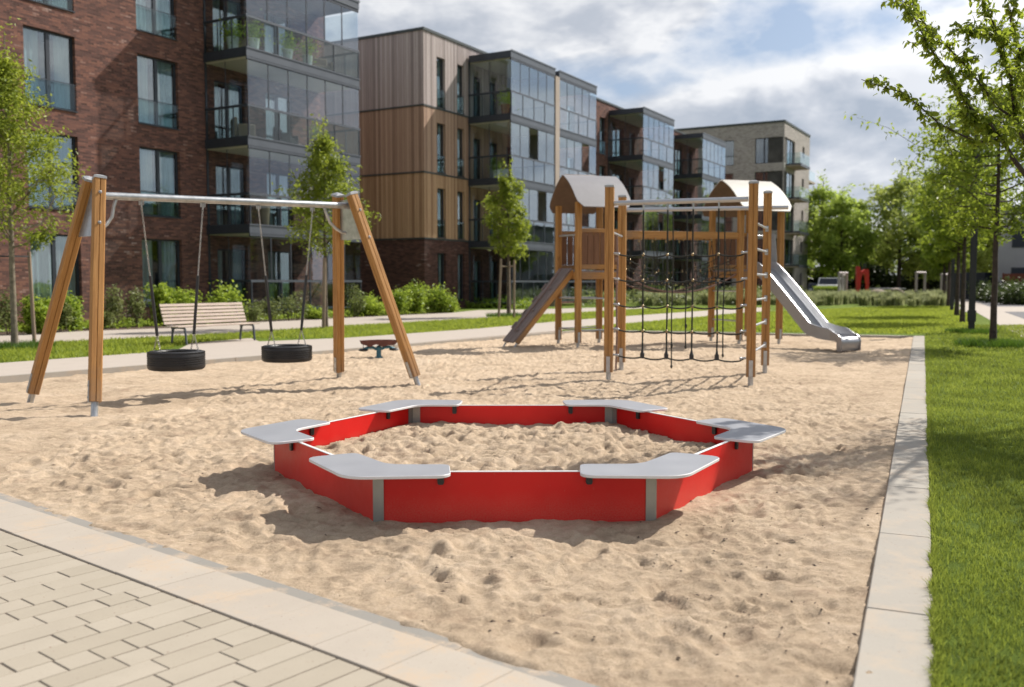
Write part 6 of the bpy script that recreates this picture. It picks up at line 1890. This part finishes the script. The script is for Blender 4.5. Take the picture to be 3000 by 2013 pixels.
for j, f in enumerate(FZ[:4]):
    mb = MB(); mb.box((13.0, .9, f + 3.5 - .25), (20, 2.498, f + 3.5)) ; bo = obj('balcony', mb, M_BEIGE, fb, world_=False)
    mb = MB(); mb.box((12.9, .92, f + 3.51), (20, .95, f + 4.7)); mb.box((12.9, .951, f + 3.51), (12.93, 2.49, f + 4.7)); sub(bo, 'balustrade', mb, M_GLASSR, fb, world_=False)

# --- building at the right edge
rb_o = at(2950, 850, 0); 
RB = thing('apartment_building', 'pale grey rendered house at the right edge behind the trees', 'building', (42.0, 82.0, 0), R(58))
mb = MB(); hr = [(1.6, 2.5, f + .6, f + 2.3) for f in (0, 3.2)] + [(3.6, 6.6, f + .3, f + 2.5) for f in (0, 3.2)]
mb.box((0, -22, -.1), (9, 0, 7.8))
obj('wall', mb, M_GREYR, RB, world_=False)
mb = MB(); mb.box((-.2, -22.2, 7.8), (9.2, .2, 8.2)); obj('roof', mb, M_ANTH, RB, world_=False)
for s_ in (-2.6, -5.0, -9.0, -13.0, -17.0):
    for z in (.9, 4.6):
        mb = MB(); mb.box((-.04, s_, z), (-.002, s_ + 1.3, z + 2.0)); wo = obj('window', mb, M_ANTH, RB, world_=False)
        mb = MB(); mb.box((-.05, s_ + .08, z + .08), (-.041, s_ + 1.22, z + 1.92)); sub(wo, 'pane', mb, M_DKBLUE, RB, world_=False)

for (cx_, cy_, ln, hh_, mt_, lb) in ((52.0, 20.0, 26, 9.6, M_BEIGE, 'cream house across the road, unseen, added for the glass to reflect'), (47.0, 55.0, 20, 9.2, M_BEIGE, 'second cream house across the road, unseen, added for the glass to reflect')):  # unseen houses, added only to give the balcony glass something to reflect
    HB = thing('house', lb, 'house', (cx_, cy_, 0), R(66), 'unseen houses added across the road')
    mb = MB(); mb.box((-ln / 2, -9, -.1), (ln / 2, 0, hh_)); obj('wall', mb, mt_, HB, world_=False)
    mb = MB(); mb.box((-ln / 2 - .3, -9.3, hh_), (ln / 2 + .3, .3, hh_ + .35)); obj('roof', mb, M_ANTH, HB, world_=False)
    for k in range(int(ln / 3.2)):
        for z in (.6, 3.7, 6.6):
            x_ = -ln / 2 + 1.0 + k * 3.2; mb = MB(); mb.box((x_, .002, z), (x_ + 1.5, .05, z + 2.0)); wo = obj('window', mb, M_ANTH, HB, world_=False)
            mb = MB(); mb.box((x_ + .1, .051, z + .1), (x_ + 1.4, .058, z + 1.9)); sub(wo, 'pane', mb, M_DKBLUE, HB, world_=False)

# ------------------------------------------------------------------ things on the balconies
def planter(label, root_M, x, y, z, kind, seed, s=1.0):
    p = root_M @ Vector((x, y, z))
    t = thing('potted_plant', label, 'potted plant', p, 0, 'potted plants on the balconies')
    mb = MB(); mb.lathe([(0.001, 0), (.15 * s, 0), (.20 * s, .42 * s), (.21 * s, .44 * s), (.17 * s, .43 * s), (.001, .38 * s)], 16, M=Matrix.Translation(p)); obj('pot', mb, M_WHITEP if kind else M_TERRA, t, smooth=True)
    rg = np.random.default_rng(seed); n = 420; C = rg.normal(size=(n, 3)) * np.array([.17, .17, .2]) * s + np.array([0, 0, .68 * s])
    link('foliage', leaf_mesh('foliage', C, .11 * s, rg, M_LEAF_S, None), t)
ML = ROOTS[lb_.name]; MM = ROOTS[mbd.name]
planter('leafy plant in a white pot on the top visible brick-block balcony, left end', ML, .9, -2.1, 11.63, 1, 1, 1.25)
planter('plant in a white pot by the side glass of the upper balcony', ML, .35, -1.4, 11.63, 1, 2, 1.3)
planter('flowering plant in the middle of the upper brick-block balcony', ML, 3.0, -2.1, 11.63, 1, 3, 1.2)
planter('plant further right on the upper brick-block balcony', ML, 4.3, -2.1, 11.63, 1, 4, 1.2)
planter('plant in a pot on the timber block top balcony', MM, 5.2, -2.3, 11.63, 0, 5, 1.4)
planter('pale pot on the timber block second balcony', MM, 5.3, -1.6, 7.88, 1, 6, 1.2)
planter('terracotta pot on the second storey brick-block balcony', ML, 5.0, -2.0, 7.88, 0, 7, 1.2)
def armchair(label, root_M, x, y, z, rz, m):
    p = root_M @ Vector((x, y, z)); t = thing('armchair', label, 'armchair', p, UDIR + rz, 'chairs on the balconies')
    mb = MB(); mb.box((-.42, -.40, .12), (.42, .40, .48), bev=.03); obj('seat', mb, m, t, world_=False)
    mb = MB(); mb.box((-.46, .36, .12), (.46, .50, 1.0), bev=.04); obj('backrest', mb, m, t, world_=False)
    for s_ in (-1, 1):
        mb = MB(); mb.box((min(s_ * .43, s_ * .55), -.40, .12), (max(s_ * .43, s_ * .55), .358, .70), bev=.03); obj('armrest', mb, m, t, world_=False)
        for yy in (-.34, .40):
            mb = MB(); mb.box((s_ * .44 - .03, yy - .03, .0), (s_ * .44 + .03, yy + .03, .119)); obj('leg', mb, M_ANTH, t, world_=False)
armchair('tan wicker armchair behind the side glass of the upper brick balcony', ML, 1.15, -.9, 11.63, 1.2, M_WICKER)
armchair('tan armchair on the second storey brick-block balcony', ML, 1.2, -1.1, 7.88, 1.0, M_WICKER)
armchair('dark armchair at the right of the second storey brick balcony', ML, 4.0, -1.0, 7.88, .4, M_BLACK)
armchair('pale armchair at the right of the upper brick-block balcony', ML, 6.2, -1.2, 11.63, -.6, M_WICKER)
armchair('pale armchair on the timber block second balcony', MM, 6.4, -1.2, 7.88, .8, M_WHITEP)
p = ML @ Vector((1.3, -2.2, 4.13)); mb = MB(); mb.lathe([(0.001, 0), (.17, 0), (.24, .95), (.22, .95), (.15, .05), (.001, .04)], 18)
o = obj('planter', mb, M_WICKER, smooth=True); o.location = p; tag(o, 'tall tan tapered planter on the lowest glazed brick-block balcony', 'planter')

# ------------------------------------------------------------------ far end: lamp posts, gates, sculpture, cars, trees
for (p_, hgt, lb) in (((2845, 980), 6.2, 'tall dark lamp post rising through the row trees, nearer one'), ((2788, 913), 6.2, 'farther dark lamp post between the row tree trunks')):
    p = at(*p_); t = thing('lamp_post', lb, 'lamp post', p, 0, 'dark lamp posts in the tree row'); ww = .092
    mb = MB(); mb.fbox((p, KD, KN, Vector((0, 0, 1))), -ww, ww, -ww, ww, -.1, hgt, bev=.012); obj('pole', mb, M_LAMP, t)
    mb = MB(); mb.fbox((p, KD, KN, Vector((0, 0, 1))), -.12, .12, -.12, .12, .4, .75, bev=.004); obj('service_door', mb, M_LAMP, t)
    mb = MB(); mb.fbox((p + Vector((0, 0, hgt)), KN, KD, Vector((0, 0, 1))), -.9, .2, -.13, .13, .002, .09, bev=.02); hd_ = obj('lamp_head', mb, M_LAMP, t)
    mb = MB(); mb.fbox((p + Vector((0, 0, hgt)), KN, KD, Vector((0, 0, 1))), -.85, -.30, -.10, .10, -.014, .0015); sub(hd_, 'lens', mb, M_LIGHTC, t)
def gate(label, pa, pb, ytop, D):
    a = atY(pa, 870, D); b = atY(pb, 870, D + 1.5); zt_ = atY(pa, ytop, D).z; t = thing('play_gate', label, 'archway', (a.x, a.y, 0), 0, 'pale pipe archways in the far play garden')
    a = Vector((a.x, a.y, -.1)); b = Vector((b.x, b.y, -.1)); r_ = .11
    for q in (a, b):
        mb = MB(); mb.tube([q, up(q, zt_ - .05)], r_, 10); obj('leg', mb, M_PIPE, t, smooth=True)
    mb = MB(); dd = (b - a).normalized(); mb.tube([up(a, zt_) - dd * .1, up(b, zt_) + dd * .1], r_, 10); obj('crossbar', mb, M_PIPE, t, smooth=True)
gate('pale square pipe arch left of the red sculpture', 2457, 2479, 800, 86)
gate('pale pipe arch just behind the left arch', 2466, 2474, 806, 93)
gate('wide pale pipe arch right of the red sculpture', 2683, 2708, 799, 84)
gate('pale pipe arch partly hidden by the row tree trunks', 2757, 2775, 804, 92)
sp = atY(2523, 870, 86); sp.z = 0
scu = thing('sculpture', 'tall red two-legged sculpture standing in the ornamental grasses', 'sculpture', sp)
f = (Vector((sp.x, sp.y, 0)), Vector((1, 0, 0)), Vector((0, 1, 0)), Vector((0, 0, 1)))
k_ = 86 / FPX
q_ = [(-17, 98), (-7, 98), (-4, 81), (7, 90), (17, 90), (19.5, 83), (20.6, 45), (17.5, -2), (13, -2), (13.5, 45), (8, 74), (1.7, 77), (-3.2, 63), (-8, -2), (-14, -2)]
mb = MB(); mb.prism(fillet([(a * k_, max(b, -2) * k_) for a, b in q_], [.06] * len(q_), 3), -.17, .17, M=Matrix(((1, 0, 0, sp.x), (0, 0, 1, sp.y), (0, 1, 0, 0), (0, 0, 0, 1)))); obj('body', mb, M_SCULPT, scu, smooth=True)
mb = MB(); mb.box((-.7, -.35, -.05), (.7, .35, .05)); obj('base', mb, M_ANTH, scu, Matrix.Translation(sp))

def car(label, p, rz, L, W, Hh, paint, van=False):
    t = thing('parked_car', label, 'van' if van else 'car', p, rz, None)
    h0 = .22; belt = Hh * .63
    side = [(-L / 2, h0 + .08), (-L / 2 + .02, belt * .78), (-L / 2 + (.10 if van else .10), belt), (-L / 2 + (.95 if van else 1.1), belt + .06)]
    roof = ([(-L / 2 + 1.45, Hh), (L / 2 - .25, Hh), (L / 2 - .02, Hh - .22)] if van else [(-L / 2 + 1.75, Hh), (L / 2 - 1.35, Hh), (L / 2 - .45, belt + .10)])
    poly = side + roof + [(L / 2, belt * .9), (L / 2, h0 + .05), (L / 2 - .35, h0), (-L / 2 + .35, h0)]
    Mq = Matrix(((1, 0, 0, 0), (0, 0, 1, 0), (0, 1, 0, 0), (0, 0, 0, 1)))
    mb = MB(); mb.prism(fillet(poly, [.08] * len(poly), 3), -W / 2, W / 2, M=Mq, bev=.06); obj('body', mb, paint, t, smooth=True, world_=False)
    gw = [(-L / 2 + (1.02 if van else 1.2), belt + .07), (-L / 2 + (1.5 if van else 1.8), Hh - .12), ((L / 2 - .5) if van else (L / 2 - 1.4), Hh - .12), ((L / 2 - .35) if van else (L / 2 - .75), belt + .07)]
    for s_ in (-1, 1):
        mb = MB(); mb.prism(gw, s_ * W / 2 - .012, s_ * W / 2 + .012, M=Mq); obj('window', mb, M_DKBLUE, t, world_=False)
    mb = MB(); x_ = -L / 2 + (.97 if van else 1.12); x2 = -L / 2 + (1.42 if van else 1.70)
    mb.add([(x_ - .01, -W / 2 + .1, belt + .08), (x_ - .01, W / 2 - .1, belt + .08), (x2 - .02, W / 2 - .18, Hh - .06), (x2 - .02, -W / 2 + .18, Hh - .06), (x_ + .03, -W / 2 + .1, belt + .05), (x_ + .03, W / 2 - .1, belt + .05), (x2 + .03, W / 2 - .18, Hh - .10), (x2 + .03, -W / 2 + .18, Hh - .10)], [(0, 3, 2, 1), (4, 5, 6, 7), (0, 1, 5, 4), (2, 3, 7, 6), (1, 2, 6, 5), (3, 0, 4, 7)]); obj('windscreen', mb, M_DKBLUE, t, world_=False)
    for s_ in (-1, 1):
        mb = MB(); mb.sphere((-L / 2 + .05, s_ * (W / 2 - .28), belt * .80), .13, 10, 8, sc_=(.5, 1.2, .7)); obj('headlight', mb, M_LIGHTC, t, smooth=True, world_=False)
        for x_ in (-L / 2 + .85, L / 2 - .85):
            mb = MB(); mb.tube([(x_, s_ * (W / 2 - .20), .32), (x_, s_ * (W / 2 + .01), .32)], .32, 18); wh = obj('wheel', mb, M_TYREC, t, world_=False)
            mb = MB(); mb.tube([(x_, s_ * (W / 2 + .011), .32), (x_, s_ * (W / 2 + .022), .32)], .19, 14); sub(wh, 'rim', mb, M_STEEL, t, world_=False)
    return t
cp = atY(2432, 850, 100); car('white van parked beyond the clipped hedge', (cp.x, cp.y, .05), R(62), 4.7, 2.1, 2.05, M_CARW, True)
cp = atY(2392, 850, 110); car('dark blue car parked left of the white van', (cp.x, cp.y, .05), R(70), 4.3, 1.8, 1.5, M_CARB)
# clipped hedge, low terracotta wall, boulders and table in the far garden
hp = atY(2421, 855, 92); rg = np.random.default_rng(5); n = 9000
C = np.stack([rg.uniform(-1.1, 1.1, n), rg.uniform(-.6, .6, n), .05 + 1.15 * rg.random(n) ** .7], 1); keepm = (np.abs(C[:, 0]) > .85) | (np.abs(C[:, 1]) > .42) | (C[:, 2] > .95); C = C[keepm]
t = thing('hedge', 'clipped rectangular green hedge in front of the white van', 'hedge', (hp.x, hp.y, 0)); link('foliage', leaf_mesh('foliage', C, .14, rg, M_LEAF_S, None), t)
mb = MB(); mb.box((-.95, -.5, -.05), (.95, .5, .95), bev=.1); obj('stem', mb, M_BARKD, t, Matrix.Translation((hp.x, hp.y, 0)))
wp = atY(2358, 862, 97); mb = MB(); mb.box((-1.3, -.2, -.1), (1.3, .2, .5), bev=.03); o = obj('planter', mb, M_TERRA); o.location = (wp.x, wp.y, 0); tag(o, 'low terracotta planter wall beside the pale grey block', 'planter')
bp = atY(2640, 868, 84); mb = MB(); mb.tube([(-.9, 0, .9), (-.4, 0, .95), (.1, 0, .65), (.45, 0, .1)], [.16, .2, .2, .17], 10); o = obj('log', mb, M_STONE, smooth=True); o.location = (bp.x, bp.y, 0); tag(o, 'bent pale play log arching down among the ornamental grasses', 'log')
for (a, lb, s_) in ((2572, 'pinkish boulder right of the red sculpture', 1.0), (2655, 'small rounded boulder beside the bent play log', .5)):
    p = atY(a, 860, 88); mb = MB(); mb.sphere((0, 0, .35 * s_), .8 * s_, 12, 8, sc_=(1.3, 1, .8)); o = obj('boulder', mb, M_STONE, smooth=True); o.location = (p.x, p.y, 0); tag(o, lb, 'boulder')
tp = atY(2600, 858, 92); t = thing('table', 'grey stone table in the far garden left of the bent log', 'table', (tp.x, tp.y, 0)); Mt = Matrix.Translation((tp.x, tp.y, 0))
mb = MB(); mb.box((-1.5, -.7, .95), (1.5, .7, 1.07), bev=.01); obj('tabletop', mb, M_GREYR, t, Mt)
for s_ in (-1, 1): mb = MB(); mb.box((s_ * .9 - .1, -.5, -.05), (s_ * .9 + .1, .5, .949)); obj('leg', mb, M_GREYR, t, Mt)
# right background: container, shed fence, bollard, hedges
cp = atY(2882, 850, 86); t = thing('container', 'dark blue metal container at the end of the footpath', 'container', (cp.x, cp.y, 0), R(24)); mb = MB(); mb.box((-1.1, -1, -.05), (1.3, 3, 2.5), bev=.02)
for k in range(10): mb.box((-1.0 + k * .22, -1.03, .1), (-.9 + k * .22, -1.001, 2.4))
obj('body', mb, M_DKBLUE, t, world_=False)
fp = at(2935, 884); t = thing('board_fence', 'red-brown vertical board fence at the right edge', 'fence', (fp.x, fp.y, 0), R(-12))
mb = MB()
for k in range(46): mb.box((k * .17, -.012, .1), (k * .17 + .155, .012, 2.35))
obj('board_panel', mb, M_REDTIM, t, world_=False)
for k in range(5): mb = MB(); mb.box((k * 1.9, .013, -.1), (k * 1.9 + .1, .11, 2.4)); obj('post', mb, M_REDTIM, t, world_=False)
bp = at(2890, 873); t = thing('bollard', 'short grey bollard on the footpath by the container', 'bollard', bp); mb = MB(); mb.tube([bp - Vector((0, 0, .1)), bp + Vector((0, 0, 1.3)), bp + Vector((0, 0, 1.38))], [.15, .15, .11], 14); obj('body', mb, M_CAP, t, smooth=True)
mb = MB(); mb.tube([bp + Vector((0, 0, 1.06)), bp + Vector((0, 0, 1.16))], .154, 14); obj('band', mb, M_EDGE, t, smooth=True)
for i, (a, b, wd, ht, lb) in enumerate([(2925, 884, 4.2, 1.9, 'dark green clipped shrub below the red-brown fence'), (2975, 890, 5.0, 1.8, 'dark green shrub at the right edge beside the road'), (3030, 896, 5.0, 1.7, 'dark shrub past the right edge of the fence')]):
    make_shrub(lb, at(a, b) + Vector((0, 1, 0)), wd, ht, 3800, .26, 400 + i, M_LEAF_D, 'dark shrubs along the road')

# background trees
BG = [ # px, D, H, R, kind, label
 (2405, 118, 15.2, 4.6, 0, 'bright green tree just right of the pale grey block'),
 (2462, 112, 13.0, 3.8, 0, 'bright spreading tree above the white van'),
 (2500, 126, 10.5, 3.2, 0, 'smaller bright tree left of the sky gap'),
 (2345, 135, 15.0, 5.0, 1, 'dull green tree peeping behind the pale grey block'),
 (2560, 130, 9.0, 4.0, 1, 'low dark tree below the sky gap'),
 (2632, 112, 15.6, 5.0, 1, 'tall open tree in the middle of the far trees'),
 (2715, 120, 13.8, 5.0, 0, 'yellow-green tree right of the tall open tree'),
 (2770, 108, 12.5, 4.6, 0, 'yellow-green tree directly behind the tree row'),
 (2840, 112, 12.5, 5.0, 0, 'bushy tree behind the tall lamp post'),
 (2905, 104, 11.5, 4.5, 1, 'dull tree left of the grey house'),
 (2290, 150, 13.0, 5.0, 1, 'tree hidden mostly behind the pale grey block'),
 (3010, 125, 10.0, 5.5, 0, 'tree behind the grey house at the right edge'),
 (2520, 140, 9.5, 4.5, 1, 'distant dark tree in the dip of the tree line'),
]
for i, (x, D_, H_, R_, kd, lb) in enumerate(BG):
    p = atY(x, 860, D_); make_tree(lb, (p.x, p.y, -.1), H_, .26, H_ * .20, R_, 7200, .52, 500 + i, M_LEAF_B if kd == 0 else M_LEAF_B2, M_BARKD, group='large trees at the end of the park', nlimb=30, twig=5, shape='round', spread=.17)
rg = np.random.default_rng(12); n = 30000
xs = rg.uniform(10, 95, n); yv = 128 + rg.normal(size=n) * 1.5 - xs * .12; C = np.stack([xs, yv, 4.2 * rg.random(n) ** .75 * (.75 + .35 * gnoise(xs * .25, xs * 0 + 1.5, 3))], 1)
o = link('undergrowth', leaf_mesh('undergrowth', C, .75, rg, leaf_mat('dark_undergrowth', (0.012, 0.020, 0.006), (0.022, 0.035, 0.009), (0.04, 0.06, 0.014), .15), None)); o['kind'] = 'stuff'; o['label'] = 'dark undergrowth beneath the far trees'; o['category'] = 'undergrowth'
